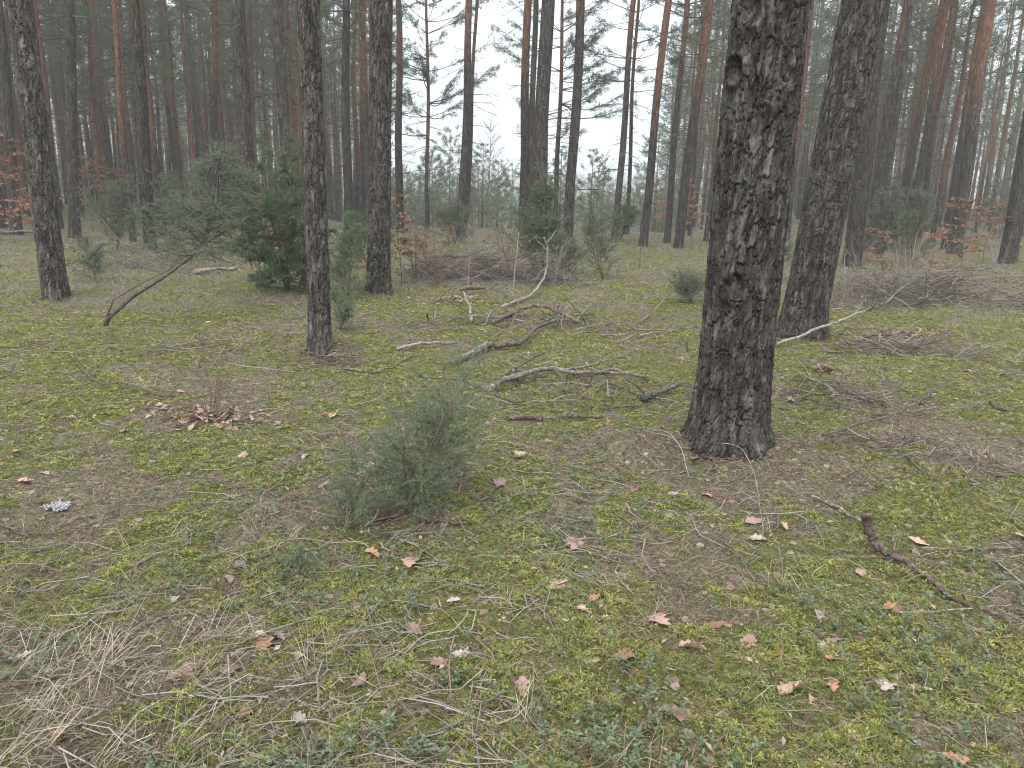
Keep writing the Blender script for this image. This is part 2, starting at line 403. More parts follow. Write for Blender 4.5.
def ground_cover():
    # moss shoots
    x, y, r = samp(235000, 1.0, 24); mk = mossmask(x, y)
    keep = rng.random(len(x)) < mk * .95 + .03; x, y, r = x[keep], y[keep], r[keep]
    cl = sst(.25, .75, fbm(x / .11, y / .11, 23, 2)); lod = np.maximum(1, r / 3.0)
    g = G(); stars(g, np.stack([x, y, hgt(x, y) - .006 + .012 * cl], -1), 6, rng.uniform(.010, .020, len(x)) * (.5 + .9 * cl) * lod ** .42, rng.uniform(.003, .0055, len(x)) * lod ** .6); stuff('moss', g, MOSS)
    x, y, r = samp(50000, 1.0, 24); lod = np.maximum(1, r / 3.0)
    g = G(); stars(g, np.stack([x, y, hgt(x, y) - .003], -1), 5, rng.uniform(.012, .03, len(x)) * lod ** .4, rng.uniform(.003, .006, len(x)) * lod ** .6, .45, .9); stuff('moss', g, MOSS_DULL)
    # fallen needles and bits lying flat
    x, y, r = samp(110000, 1.0, 16); mk = mossmask(x, y); keep = rng.random(len(x)) < 1 - .4 * mk; x, y, r = x[keep], y[keep], r[keep]
    z = hgt(x, y) + rng.uniform(.002, .024, len(x)); lod = np.maximum(1, r / 3.5); a = rng.uniform(0, 2 * pi, len(x))
    g = G(); D = np.stack([np.cos(a), np.sin(a), rng.normal(0, .22, len(x))], -1)
    blades(g, np.stack([x, y, z], -1), D, rng.uniform(.03, .075, len(x)) * lod ** .3, rng.uniform(.0018, .0034, len(x)) * lod ** .8); stuff('fallen_needles', g, LITTER)
    # dry grass, arching and lying
    sx, sy, sr = samp(5200, 1.0, 20)
    v = fbm(sx / .7 + 40, sy / .7 + 11, 31, 3)
    for px, py, aa, s in ((60, 700, .35, .5), (20, 620, .28, .45), (170, 745, .2, .4), (690, 560, .2, .4), (640, 525, .18, .35), (960, 700, .12, .35), (830, 600, .12, .3), (290, 570, .12, .25), (490, 660, -.15, .5), (930, 570, -.1, .3)):
        p = plane_pt(px, py); v = v + aa * np.exp(-((sx - p[0]) ** 2 + (sy - p[1]) ** 2) / (s * s))
    keep = rng.random(len(sx)) < sst(.42, .80, v); sx, sy, sr = sx[keep], sy[keep], sr[keep]
    kk = 16; n = len(sx) * kk; sp = np.repeat(rng.uniform(.012, .05, len(sx)), kk)
    X = np.repeat(sx, kk) + rng.normal(0, 1, n) * sp; Y = np.repeat(sy, kk) + rng.normal(0, 1, n) * sp; lod = np.repeat(np.maximum(1, sr / 3.5), kk)
    az = np.repeat(rng.uniform(0, 2 * pi, len(sx)), kk) + rng.normal(0, .75, n); el = np.abs(np.repeat(rng.normal(.3, .3, len(sx)), kk) + rng.normal(0, .25, n))
    D = np.stack([np.cos(az) * np.cos(el), np.sin(az) * np.cos(el), np.sin(el)], -1)
    bend = np.stack([np.cos(az) * .4, np.sin(az) * .4, -np.abs(rng.normal(.6, .4, n)) - np.sin(el) * .7], -1) + rng.normal(0, .3, (n, 3))
    P = np.stack([X, Y, hgt(X, Y) - .004], -1); L = np.repeat(rng.uniform(.05, .17, len(sx)), kk) * rng.uniform(.5, 1.3, n); Wd = rng.uniform(.001, .0026, n) * lod ** .8
    gi = np.repeat(rng.random(len(sx)) < .38, kk) ^ (rng.random(n) < .12)
    g = G(); blades(g, P[~gi], D[~gi], L[~gi], Wd[~gi], 0, bend[~gi]); stuff('dry_grass', g, STRAW)
    D[:, 2] = np.abs(D[:, 2]) + .3
    g = G(); blades(g, P[gi], D[gi], L[gi] * .6, Wd[gi], 0, bend[gi]); stuff('grass', g, GREENGRASS)
    # long straws in the near left corner
    x, y, r = samp(1000, 1.25, 4.5); p = plane_pt(70, 690); q = np.exp(-((x - p[0]) ** 2 + (y - p[1]) ** 2) / .45 ** 2) * .75 + .006
    keep = rng.random(len(x)) < q; kk = 16; x, y = np.repeat(x[keep], kk), np.repeat(y[keep], kk); n = len(x); az = np.repeat(rng.normal(pi * .35, .9, n // kk), kk) + rng.normal(0, .45, n)
    x = x + rng.normal(0, .022, n); y = y + rng.normal(0, .022, n); D = np.stack([np.cos(az), np.sin(az), rng.uniform(.1, 1.1, n)], -1)
    g = G(); blades(g, np.stack([x, y, hgt(x, y) - .004], -1), D, rng.uniform(.06, .30, n), rng.uniform(.001, .0026, n), 0, np.stack([np.cos(az) * .3, np.sin(az) * .3, rng.uniform(-1.4, -.2, n)], -1) + rng.normal(0, .2, (n, 3)))
    stuff('dry_grass', g, STRAW_PALE)
    # lingonberry shoots
    x, y, r = samp(21000, 1.0, 24); v = fbm(x / .42 + 70, y / .42 + 31, 41, 3); keep = rng.random(len(x)) < sst(.46, .66, v) * .42
    x, y, r = x[keep], y[keep], r[keep]; n = len(x); kk = 9; lod = np.repeat(np.maximum(1, r / 4), kk)
    hh = rng.uniform(.02, .075, n); z = hgt(x, y); g = G(); lean = rng.normal(0, .3, (n, 2))
    u = np.tile(np.linspace(.25, 1, kk), n); hk = np.repeat(hh, kk)
    P = np.stack([np.repeat(x, kk) + np.repeat(lean[:, 0], kk) * hk * u, np.repeat(y, kk) + np.repeat(lean[:, 1], kk) * hk * u, np.repeat(z, kk) + hk * u], -1)
    a = np.tile(np.arange(kk) * 2.4, n) + np.repeat(rng.uniform(0, 6, n), kk)
    D = np.stack([np.cos(a), np.sin(a), rng.uniform(.05, .6, n * kk)], -1)
    leafquads(g, P, D, np.tile([0, 0, 1.0], (n * kk, 1)) + rng.normal(0, .25, (n * kk, 3)), rng.uniform(.012, .024, n * kk) * lod ** .4, rng.uniform(.007, .012, n * kk) * lod ** .5)
    stuff('lingonberry_cover', g, BILBERRY)
    # leaf scraps
    x, y, r = samp(4200, 1.1, 18); n = len(x); a = rng.uniform(0, 2 * pi, n); g = G(); lod = np.maximum(1, r / 6)
    keep = rng.random(n) < sst(.3, .6, fbm(x / .9 + 5, y / .9, 51, 2)); x, y, a, lod = x[keep], y[keep], a[keep], lod[keep]; n = len(x)
    leafquads(g, np.stack([x, y, hgt(x, y) + rng.uniform(.006, .02, n)], -1), np.stack([np.cos(a), np.sin(a), rng.normal(0, .45, n)], -1), np.tile([0, 0, 1.0], (n, 1)) + rng.normal(0, .5, (n, 3)),
              rng.uniform(.010, .036, n) * lod ** .4, rng.uniform(.005, .016, n) * lod ** .4, 0, .3)
    stuff('leaf_litter', g, FRAG)
    # twig litter
    x, y, r = samp(5200, 1.1, 22); g = G()
    v = fbm(x / 1.2 + 15, y / 1.2 + 8, 61, 2)
    for i in np.nonzero(v > .42)[0]:
        a = rng.uniform(0, 2 * pi); L = rng.uniform(.05, .3); k = 4; t = np.linspace(-.5, .5, k)
        bx = x[i] + cos(a) * L * t + rng.normal(0, .012, k); by = y[i] + sin(a) * L * t + rng.normal(0, .012, k)
        tube(g, np.stack([bx, by, hgt(bx, by) + .008 + np.abs(rng.normal(0, .012, k))], -1), rng.uniform(.0012, .003) * max(1, r[i] / 6) * np.linspace(1, .6, k), 4, 0, False)
    stuff('twig_litter', g, TWIG_GREY)
    # rough pale grass of the middle distance
    x, y, r = samp(26000, 10, 60, 44); n0 = len(x); kk = 5; n = n0 * kk
    keep = rng.random(n0) < sst(.35, .65, fbm(x / 2.5, y / 2.5, 71, 3)); x, y, r = x[keep], y[keep], r[keep]; n = len(x) * kk
    X = np.repeat(x, kk) + rng.normal(0, .05, n); Y = np.repeat(y, kk) + rng.normal(0, .05, n); rk = np.repeat(r, kk)
    D = rng.normal(size=(n, 3)) * np.array([.6, .6, .3]) + np.array([0, 0, .7])
    g = G(); blades(g, np.stack([X, Y, hgt(X, Y)], -1), D, rng.uniform(.05, .17, n), .004 * np.maximum(1, rk / 9)); stuff('rough_grass', g, PALEGREY)
ground_cover()

# ------------------------------------------------------------------ pines
def trunk_geo(H_, r0, lean=(0, 0), zb=9.0, sides=16, dz=.35, hi=0, seed=0, knots=(), wob=.02, flare=.28):
    """bark plates are modelled as relief up to height hi"""
    if hi: zs = np.concatenate([np.arange(-.15, hi, .0055), np.linspace(hi, H_, 30)])
    else: zs = np.concatenate([[-.15, 0, .1, .25], np.arange(.5, H_, dz), [H_]])
    th = np.arange(sides) * 2 * pi / sides
    TH, Z = np.meshgrid(th, zs)
    zp = np.maximum(Z, 0)
    Rr = r0 * (1 - .72 * (zp / H_) ** 1.05) * (1 + flare * np.exp(-zp / .16)) * (1 + (.10 if hi else .05) * np.exp(-zp / .22) * np.sin(TH * 5 + seed) + .05 * np.exp(-zp / .25) * np.sin(TH * 3 + seed * 2))
    Rr = Rr * (1 + .035 * (vn(TH / (2 * pi) * 6, Z * 1.2, seed + 3, 6) - .5) * 2)
    if hi:
        circ = 2 * pi * r0; big = max(6, int(round(circ / .040))); sm = max(12, int(round(circ / .019)))
        u = TH / (2 * pi); fade = (1 - np.abs(2 * u - 1) ** 8)
        wx = (fbm(u * big * .6, Z * 6, seed, 3) - .5) * 1.5 * fade; wy = (fbm(u * 16, Z * 9, seed + 1, 3) - .5) * 1.2
        fx = (fbm(u * big * 4, Z * 30, seed + 2, 2) - .5) * .5 * fade
        f1, f2, cid, ox, oy = worley(np.mod(u * big + wx + fx, big), Z / .18 + wy + fx, seed + 11, big)
        g1, g2, c2, px_, py_ = worley(np.mod(u * sm + wx * 1.8 + fx * 1.5, sm), Z / .075 + wx + fx, seed + 12, sm)
        crack = sst(.0, .17, f2 - f1); flake = sst(.0, .14, g2 - g1)
        hgtb = .0155 * crack + .005 * (cid - .5) - .004 * oy + .003 * flake * crack + .0045 * (c2 - .5) * crack - .0035 * py_ * crack + .004 * (fbm(u * sm * 3, Z * 70, seed + 5, 3) - .5)
        plate = np.clip(.55 * cid + .45 * c2, 0, 1)
        amp = min(1.15, r0 / .12) * sst(hi + .3, hi - .4, Z)
        Rr = Rr + (hgtb - .0145) * amp
        for (kt, kz, kr, kd) in knots:
            dth = (np.mod(TH - kt + pi, 2 * pi) - pi) * r0; d = np.hypot(dth, (Z - kz) * .85) + .010 * (vn(TH * 12, Z * 40, seed + 8) - .5)
            Rr = Rr - kd * np.exp(-(d / kr) ** 4) + kd * .45 * np.exp(-((d - kr * 1.5) / (kr * .4)) ** 2)
    zl = np.minimum(zp, zb)
    X = Rr * np.cos(TH) + lean[0] * zl + wob * np.sin(zp * .9 + seed) * np.minimum(zp / 3, 1)
    Y = Rr * np.sin(TH) + lean[1] * zl + wob * np.cos(zp * .7 + seed * 1.7) * np.minimum(zp / 3, 1) - wob * cos(seed * 1.7) * 0
    k, n = TH.shape; i = np.arange(k - 1)[:, None] * n; j = np.arange(n)[None]; j2 = (j + 1) % n
    Q = np.stack([i + j, i + j2, i + n + j2, i + n + j], -1).reshape(-1, 4)
    g = G(); g.add(np.stack([X, Y, Z], -1).reshape(-1, 3), Q); g.plate = plate.ravel() if hi else None; return g

def crown_geo(zb, H_, rmax, seed, tufts=11, blades_n=13, nl=.085, nw=.010, dead=14, spacing=.5, start=None):
    r = np.random.default_rng(seed); g = G(); TP = []; TD = []
    z = zb
    while z < H_:
        u = (z - zb) / (H_ - zb)
        L0 = rmax * (1 - u) ** .75 * (.45 + .55 * min(1, .35 + u * 4)) + .15
        for q in range(r.integers(3, 5)):
            a = r.uniform(0, 2 * pi); L = L0 * r.uniform(.55, 1.15); rise = r.uniform(-.05, .35) + u * .6
            t = np.linspace(0, 1, 5)
            side = r.normal(0, .10) * L
            bx = L * t; bz = L * (rise * t - .25 * t * (1 - t) * 2 * r.random()) + .12 * L * t ** 3
            pts = np.stack([np.cos(a) * bx - np.sin(a) * side * t ** 2, np.sin(a) * bx + np.cos(a) * side * t ** 2, z + bz + 0 * t], -1)
            tube(g, pts, .016 * (1 - u * .6) * np.linspace(1, .25, 5) * (L / 2 + .4), 4, 0, False)
            nt_ = max(4, int(tufts * L / rmax * 1.2)); 
            for w in range(nt_):
                s = r.uniform(.3, 1) ** .7; i = min(3, int(s * 4)); f = s * 4 - i; p = pts[i] * (1 - f) + pts[i + 1] * f
                da = a + r.choice([-1, 1]) * r.uniform(.3, 1.2) * (1.05 - s); l = L * r.uniform(.10, .32) * (1.2 - s * .7) + .08
                d = np.array([cos(da), sin(da), r.uniform(-.1, .55)]); e = p + d * l
                if l > .15: g.add([p, e, e + [0, 0, .006], p + [0, 0, .012]], [[0, 1, 2, 3]], None, 0)
                for v in range(max(1, int(l / .16))):
                    TP.append(p + d * l * (v + 1) / max(1, int(l / .16))); TD.append(d)
        z += spacing * r.uniform(.6, 1.3) * (1 - .4 * u)
    TP = np.array(TP); TD = np.array(TD); n = len(TP); kk = blades_n
    P = np.repeat(TP, kk, 0) + r.normal(0, .035, (n * kk, 3)); D = np.repeat(nrm(TD), kk, 0) * .55 + r.normal(0, .6, (n * kk, 3)) + np.array([0, 0, .15])
    global rng
    sv = rng; rng = r; blades(g, P, D, r.uniform(.6, 1.2, n * kk) * nl, nw, 1); rng = sv
    for q in range(dead):
        zz = r.uniform(1.2 if start is None else start, zb); a = r.uniform(0, 2 * pi); L = r.uniform(.25, 1.5) * rmax / 2.2
        t = np.linspace(0, 1, 5); d = r.uniform(-.35, .25)
        pts = np.stack([np.cos(a + .15 * t) * L * t, np.sin(a + .15 * t) * L * t, zz + L * (d * t - .15 * t * t) + r.normal(0, .03, 5) * t], -1)
        tube(g, pts, .011 * np.linspace(1, .3, 5), 4, 2, False)
        for w in range(3):
            s = r.integers(2, 4); p = pts[s]; e = p + np.array([cos(a + r.normal(0, .7)), sin(a + r.normal(0, .7)), r.normal(0, .4)]) * L * .35
            tube(g, [p, (p + e) / 2 + r.normal(0, .02, 3), e], [.006, .005, .003], 3, 2, False)
    return g

CM = [TWIG_BROWN, NEEDLE, TWIG_DARK]
CROWNS = {}
for key, a in {'high': (9.0, 18.0, 2.2), 'mid': (5.5, 15.0, 2.4), 'low': (3.4, 12.5, 2.7)}.items():
    CROWNS[key] = [crown_geo(*a, seed=100 + i + len(key) * 7, tufts=24 if key == 'low' else 15, blades_n=18, nw=.015).mesh('crown', CM) for i in range(3)]
CROWNS['near'] = [crown_geo(9.0, 18.0, 2.2, seed=900 + i, tufts=12, blades_n=13, nw=.014, start=7.0).mesh('crown', CM) for i in range(3)]
CZB = {'near': 9.0, 'high': 9.0, 'mid': 5.5, 'low': 3.4}; CH = {'near': 18.0, 'high': 18.0, 'mid': 15.0, 'low': 12.5}

def dead_branch(z, a, L, r, up, seed, n=6):
    q = np.random.default_rng(seed); t = np.linspace(0, 1, n); g = G()
    bend = q.normal(0, .3)
    pts = np.stack([np.cos(a + bend * t) * L * t, np.sin(a + bend * t) * L * t, z + up * L * t + q.normal(0, .02, n) * L * t], -1)
    tube(g, pts, r * np.linspace(1, .35, n), 5, 0)
    for w in range(int(L * 5)):
        s = q.integers(1, n - 1); p = pts[s]; aa = a + q.choice([-1, 1]) * q.uniform(.4, 1.1)
        e = p + np.array([cos(aa), sin(aa), q.normal(.1, .3)]) * L * q.uniform(.15, .4)
        tube(g, [p, (p + e) / 2 + q.normal(0, .015, 3), e], [r * .5, r * .4, r * .2], 4, 0)
    return g

def pine(bx, by, tx, ty, w, orange, label, crown='high', dist=None, hi=0, sides=18, knots=(), nb=4, bz=(2, 6), flare=.28, seed=None, group=None, wob=.02, cat='pine tree'):
    p = ground(bx, by, dist); TREEPOS.append(p)
    d = ray(tx, ty); t = p[1] / d[1]; q = CAM + d * t
    hz = q[2] - p[2]; lean = ((q[0] - p[0]) / hz, 0.0)
    r0 = w / 2 * depth_of(p) / FPX
    seed = seed if seed is not None else len(TREEPOS)
    if hi: crown = 'near'
    zb = CZB[crown]; Ht = CH[crown] + .3
    root = thing('pine_tree', label, cat, p, group)
    kn = []
    for (kx, ky, krp, kd) in knots:
        dd = ray(kx, ky); tt = p[1] / dd[1]; Kp = CAM + dd * tt; cx = p[0] + lean[0] * (Kp[2] - p[2])
        s = np.clip((Kp[0] - cx) / r0, -.95, .95); kn.append((atan2(-p[1], -p[0]) + math.asin(s), Kp[2] - p[2], krp * depth_of(p) / FPX, kd))
    gt = trunk_geo(Ht, r0, lean, zb, sides, .35, hi, seed, kn, wob, flare)
    o = gt.build('trunk', BARK_NEAR if hi else BARK, root, None, True)
    o['orange'] = float(orange)
    if gt.plate is not None: o.data.attributes.new('plate', 'FLOAT', 'POINT').data.foreach_set('value', gt.plate.astype(np.float32))
    c = link('crown', CROWNS[crown][seed % 3], root, (lean[0] * zb, 0, 0)); c.rotation_euler[2] = seed * 1.3
    rr = np.random.default_rng(seed + 500)
    for k in range(nb):
        z = rr.uniform(*bz); L = rr.uniform(.25, .9); rz = r0 * (1 - .72 * z / Ht)
        b = dead_branch(0, rr.uniform(0, 2 * pi), L + rz, .012 + r0 * .03, rr.uniform(-.3, .35), seed * 31 + k).build('dead_branch', TWIG_DARK, root, (lean[0] * z, 0, z))
    return root, p, lean, r0

# the near trunks, bark in relief
pine(727, 440, 771, 0, 70, 9, 'thickest pine trunk, deeply plated grey bark with dark knot holes, in the right foreground', hi=3.3, sides=300,
     knots=((736, 72, 7, .05), (752, 15, 9, .035), (736, 283, 8, .03), (790, 82, 6, .02)), nb=0, flare=.24, seed=1, wob=.0)
pine(801, 332, 864, 0, 41, 9, 'second thick pine leaning right behind the largest trunk, flared at its foot', hi=4.2, sides=220, nb=1, bz=(4.5, 6), flare=.30, seed=2, wob=.0)
pine(321, 352, 309, 0, 21.5, 9, 'straight slim pine left of the small foreground juniper, rooted in bare needle litter', hi=4.2, sides=160, nb=2, bz=(4.3, 6), flare=.20, seed=3, wob=.01)
pine(379, 292, 381, 0, 22.5, 9, 'stout upright pine with lichen-grey rough bark beside the brown beech leaves', hi=5.0, sides=160, nb=1, bz=(5, 7), flare=.22, seed=4, wob=.01)
pine(56, 297, 19, 0, 22.5, 10, 'stout pine leaning left at the left edge, moss at its foot', hi=5.0, sides=160, nb=0, flare=.18, seed=5, wob=.015)

g = G()
for p in list(TREEPOS):
    n = 170; a = rng.uniform(0, 6.28, n); rr = .17 + np.abs(rng.normal(0, .16, n)); x = p[0] + rr * np.cos(a); y = p[1] + rr * np.sin(a); b = rng.uniform(0, 6.28, n)
    leafquads(g, np.stack([x, y, hgt(x, y) + .008], -1), np.stack([np.cos(b), np.sin(b), rng.normal(0, .3, n)], -1), np.tile([0, 0, 1.0], (n, 1)) + rng.normal(0, .3, (n, 3)), rng.uniform(.015, .05, n), rng.uniform(.01, .025, n), 0, .1)
stuff('bark_flakes', g, island('shed_bark_flakes', [(.05, .035, .028), (.10, .07, .055), (.16, .115, .09), (.20, .15, .12)], .85, .1))
for z_, kk_, hh_, ww_ in ((700, 14, .05, .0025),):
    P = []
    for p in TREEPOS:
        a = rng.uniform(0, 6.28, z_); rr = .16 + np.abs(rng.normal(0, .10, z_)); P.append(np.stack([p[0] + rr * np.cos(a), p[1] + rr * np.sin(a), hgt(p[0] + rr * np.cos(a), p[1] + rr * np.sin(a)) + .004], -1))
    P = np.concatenate(P); a = rng.uniform(0, 6.28, len(P)); g = G()
    blades(g, P, np.stack([np.cos(a), np.sin(a), rng.normal(.25, .35, len(P))], -1), rng.uniform(.03, .08, len(P)), rng.uniform(.002, .004, len(P))); stuff('fallen_needles', g, LITTER)
# middle distance
mid = [
 (851, 266, 884, 0, 20, 9, 'grey pine half hidden directly behind the leaning thick pine', 'high', None, 4),
 (869, 252, 907, 0, 14, 5.5, 'slim pine leaning right, one trunk to the right of the two thick pines', 'high', None, 3),
 (881, 246, 899, 90, 8, 7, 'thin dark pine close beside the slim leaning pine right of the thick pair', 'high', 24, 3),
 (787, 226, 811, 0, 9, 3.0, 'thin pale reddish pine seen in the gap between the two thick trunks', 'high', 30, 3),
 (895, 222, 944, 0, 10, 4.0, 'leaning pine turning orange halfway up, right of the dark leaning pines', 'high', 30, 5),
 (955, 250, 991, 0, 15, 4.3, 'pine with bright orange upper trunk at right, beech leaves at its foot', 'high', 26, 4),
 (945, 244, 984, 0, 8, 4.5, 'thin orange pine tucked behind the bright orange-topped pine', 'high', 29, 2),
 (1007, 264, 1052, 0, 19, 7, 'dark pine at the right edge leaning out of the picture', 'high', None, 2),
 (73, 220, 68, 0, 13, 9, 'dark straight pine just right of the stout leaning pine at the left edge', 'mid', 24, 4),
 (14, 214, -2, 0, 13, 6, 'dim pine behind the stout leaning pine, close to the left edge', 'high', 26, 4),
 (150, 243, 134, 0, 14, 5.2, 'brown pine rising behind the leaning wispy juniper, orange only near the top', 'high', 19, 7),
 (250, 256, 238, 0, 17, 9, 'grey pine standing inside the dense dark juniper bush', 'high', None, 4),
 (288, 246, 279, 0, 14, 9, 'grey pine rising behind the right half of the dense juniper bush', 'high', 18, 6),
 (348, 230, 346, 0, 11, 8, 'slender grey pine between the slim near pine and the lichen-grey pine', 'mid', 22, 6),
 (400, 218, 398, 0, 9, 4.5, 'reddish pine just right of the lichen-grey stout pine', 'high', 27, 4),
 (427, 224, 428, 0, 5, 2.5, 'very thin pine with feathery low branches against the open sky', 'low', 30, 5),
 (461, 232, 470, 0, 10, 6, 'dark pine standing alone left of the sky gap', 'high', 26, 5),
 (466, 226, 477, 0, 5, 5, 'thin pine almost hidden behind the lone dark pine in the sky gap', 'high', 31, 3),
 (523, 222, 528, 0, 11, 4.8, 'reddish-topped pine, leftmost of the tight cluster in the middle', 'high', 24, 4),
 (531, 218, 535, 0, 8, 8, 'grey pine squeezed between two darker trunks of the middle cluster', 'high', 27, 3),
 (538, 258, 547, 0, 18, 10, 'darkest thick pine of the middle cluster with a juniper at its foot', 'high', None, 3),
 (556, 222, 561, 30, 6, 5, 'thin pine with a full low crown against the white sky', 'low', 29, 7),
 (567, 252, 581, 0, 12, 6, 'dark pine right of the juniper-footed trunk, leaning slightly right', 'high', None, 3),
 (615, 233, 634, 0, 8, 6, 'curved brown pine at the right border of the sky gap', 'high', 26, 4),
 (627, 228, 637, 0, 5, 5, 'thin pine twinned with the curved brown pine by the sky gap', 'mid', 30, 4),
 (643, 244, 668, 0, 10, 3.6, 'orange-trunked pine on mossy ground right of the sky gap', 'high', 23, 3),
 (667, 240, 686, 10, 8, 5.5, 'thin dark pine between two orange-trunked pines', 'mid', 25, 6),
 (678, 249, 709, 0, 11, 4.2, 'orange-topped pine immediately left of the largest trunk', 'high', 23, 4),
 (706, 238, 737, 0, 6, 6, 'thin pine grazing the left side of the largest trunk', 'high', 27, 3),
 (690, 226, 700, 60, 4, 6, 'spindly young pine glimpsed left of the largest trunk', 'mid', 31, 4),
]
for i, (bx, by, tx, ty, w, og, lab, cr, dist, nb) in enumerate(mid):
    pine(bx, by, tx, ty, w * .85, og, lab, cr, dist, 0, 18, (), nb, (1.8, 7), .18, 20 + i, None, .035)

# dense stand behind: copies share their meshes
TV = []
for i in range(7):
    key = ['high', 'mid', 'high', 'high', 'high', 'mid', 'high'][i]
    g = trunk_geo(CH[key] + .3, .125, (rng.normal(0, .012), 0), CZB[key], 9, .6, 0, 200 + i, (), .06, .2)
    TV.append((key, g.mesh('trunk', BARK)))
def stand_spots(n, a0, a1, r0, r1, mind, tries=9000):
    pts = [p[:2] for p in TREEPOS]; out = []
    for _ in range(tries):
        if len(out) >= n: break
        a = radians(random.uniform(a0, a1)); r = math.sqrt(random.uniform(r0 * r0, r1 * r1)); q = np.array([r * sin(a), r * cos(a)])
        if all(np.hypot(*(q - s)) > mind for s in pts): pts.append(q); out.append(q)
    return out
GL = {'left': ('slender distant pine in the dense stand left of the sky gap', 'dense pine stand on the left'),
      'right': ('slender distant pine in the dense stand right of the sky gap', 'dense pine stand on the right')}
proto = {}
def stand_tree(q, side):
    i = random.randrange(len(TV)); key, tm = TV[i]
    lab, grp = GL[side]
    p = (q[0], q[1], float(hgt(*q)))
    if i in proto:
        r = proto[i].copy(); COL.objects.link(r); r.location = p; r['label'] = lab; r['group'] = grp
        for ch in list(proto[i].children):
            c = ch.copy(); COL.objects.link(c); c.parent = r
            if c.name.startswith('trunk'): c['orange'] = random.uniform(.6, 5.5)
    else:
        r = thing('pine_tree', lab, 'pine tree', p, grp); o = link('trunk', tm, r); o['orange'] = 4.0
        link('crown', CROWNS[key][i % 3], r); proto[i] = r
    s = random.uniform(.7, 1.05); r.scale = (s * random.uniform(.8, 1.1),) * 2 + (s * random.uniform(.9, 1.1),)
    r.rotation_euler = (random.gauss(0, .018), random.gauss(0, .018), random.uniform(0, 6.28))
for q in stand_spots(165, -42, -9.6, 22, 58, 1.1): stand_tree(q, 'left')
for q in stand_spots(95, 10.5, 42, 26, 62, 1.3): stand_tree(q, 'right')

# the wood behind, one mass
def mass_wood(name, spots, hmin, hmax, nb, mats, crownlow, bl, bw, tr=.11):
    g = G()
    for q in spots:
        z = float(hgt(*q)); Ht = random.uniform(hmin, hmax); rad = tr * Ht / 13 * random.uniform(.7, 1.2); zb = Ht * crownlow * random.uniform(.8, 1.2)
        tube(g, [(q[0], q[1], z - .2), (q[0] + random.gauss(0, .1), q[1], z + Ht * .5), (q[0] + random.gauss(0, .2), q[1], z + Ht)], [rad, rad * .7, rad * .15], 5, 0, False)
        u = rng.random(nb) ** 1.3; cl = (u * 14).astype(int); ang = cl * 2.4 + _h(cl, np.full(nb, int(q[0] * 100)), 3) * 6 + rng.normal(0, .5, nb)
        rr = (Ht * .17) * (1 - u) ** .8 * np.sqrt(rng.random(nb)) + .1
        P = np.stack([q[0] + np.cos(ang) * rr, q[1] + np.sin(ang) * rr, z + zb + u * (Ht - zb) + rr * .15 + rng.normal(0, .08, nb)], -1)
        D = np.stack([np.cos(ang), np.sin(ang), rng.uniform(.1, 1, nb)], -1) + rng.normal(0, .6, (nb, 3))
        blades(g, P, D, rng.uniform(.6, 1.3, nb) * bl, bw, 1)
    return stuff(name, g, mats)
TREEPOS2 = TREEPOS; 
mass_wood('distant_pine_wood', stand_spots(540, -46, -10, 46, 125, 1.2) + stand_spots(440, 10.8, 46, 48, 125, 1.3), 11, 17, 250, [BARK, NEEDLE], .42, .38, .09, tr=.11)
bpy.data.objects['distant_pine_wood']['orange'] = 2.0
# understorey thicket behind the stands, greenish
mass_wood('pine_thicket', stand_spots(90, -46, -10, 40, 120, 1.5) + stand_spots(140, 11, 46, 38, 120, 1.5), 4, 10, 480, [TWIG_BROWN, NEEDLE], .22, .28, .055, tr=.07)

mass_wood('undergrowth', stand_spots(320, -46, -8, 38, 110, 1.0) + stand_spots(320, 10, 46, 36, 110, 1.0), 1.6, 4.2, 240, [TWIG_BROWN, UNDER], .05, .3, .03, tr=.04)
# young plantation in the gap
YC = [crown_geo(.5, 4.6, 1.25, 300 + i, tufts=17, blades_n=13, nl=.12, nw=.02, dead=0, spacing=.42).mesh('crown', [TWIG_BROWN, NEEDLE_YOUNG, TWIG_DARK]) for i in range(3)]
g = G(); tube(g, [(0, 0, -.1), (.02, 0, 2), (0, 0, 4.7)], [.055, .035, .008], 7); YT = g.mesh('trunk', TWIG_BROWN, True)
yp = None
def young(q, s, label, group):
    global yp
    p = (q[0], q[1], float(hgt(*q)))
    if yp is None:
        r = thing('young_pine', label, 'young pine', p, group); link('trunk', YT, r); link('crown', YC[0], r); yp = r
    else:
        r = yp.copy(); COL.objects.link(r); r.location = p; r['label'] = label
        if group: r['group'] = group
        elif 'group' in r: del r['group']
        for ch in list(yp.children):
            c = ch.copy(); COL.objects.link(c); c.parent = r
            if c.name.startswith('crown'): c.data = random.choice(YC)
    r.scale = (s * random.uniform(.85, 1.15),) * 2 + (s,); r.rotation_euler[2] = random.uniform(0, 6.28)
for q in stand_spots(130, -10.5, 11, 33, 85, 1.1): young(q, random.uniform(.45, .85), 'small pale young pine of the plantation seen through the gap', 'young pines of the plantation')
for px, d, s, lab in ((450, 52, 1.4, 'tallest pale young pine in the gap, left of the lone dark pine'), (512, 56, 1.1, 'young pine left of the tight middle cluster, taller than the plantation'),
                      (432, 58, 1.3, 'pale young pine behind the very thin feathery pine'), (655, 48, 1.3, 'young pine behind the orange-trunked pine right of the gap')):
    q = ground(px, 200, d); young(q[:2], s, lab, None)
mass_wood('plantation', stand_spots(420, -11.5, 12, 65, 190, 1.4), 2.6, 4.6, 260, [TWIG_BROWN, NEEDLE_YOUNG], .12, .3, .09, tr=.06)
mass_wood('far_forest', stand_spots(420, -14, 14, 330, 420, 2.2), 8, 13, 120, [TWIG_BROWN, NEEDLE], .2, 1.2, .5, tr=.2)

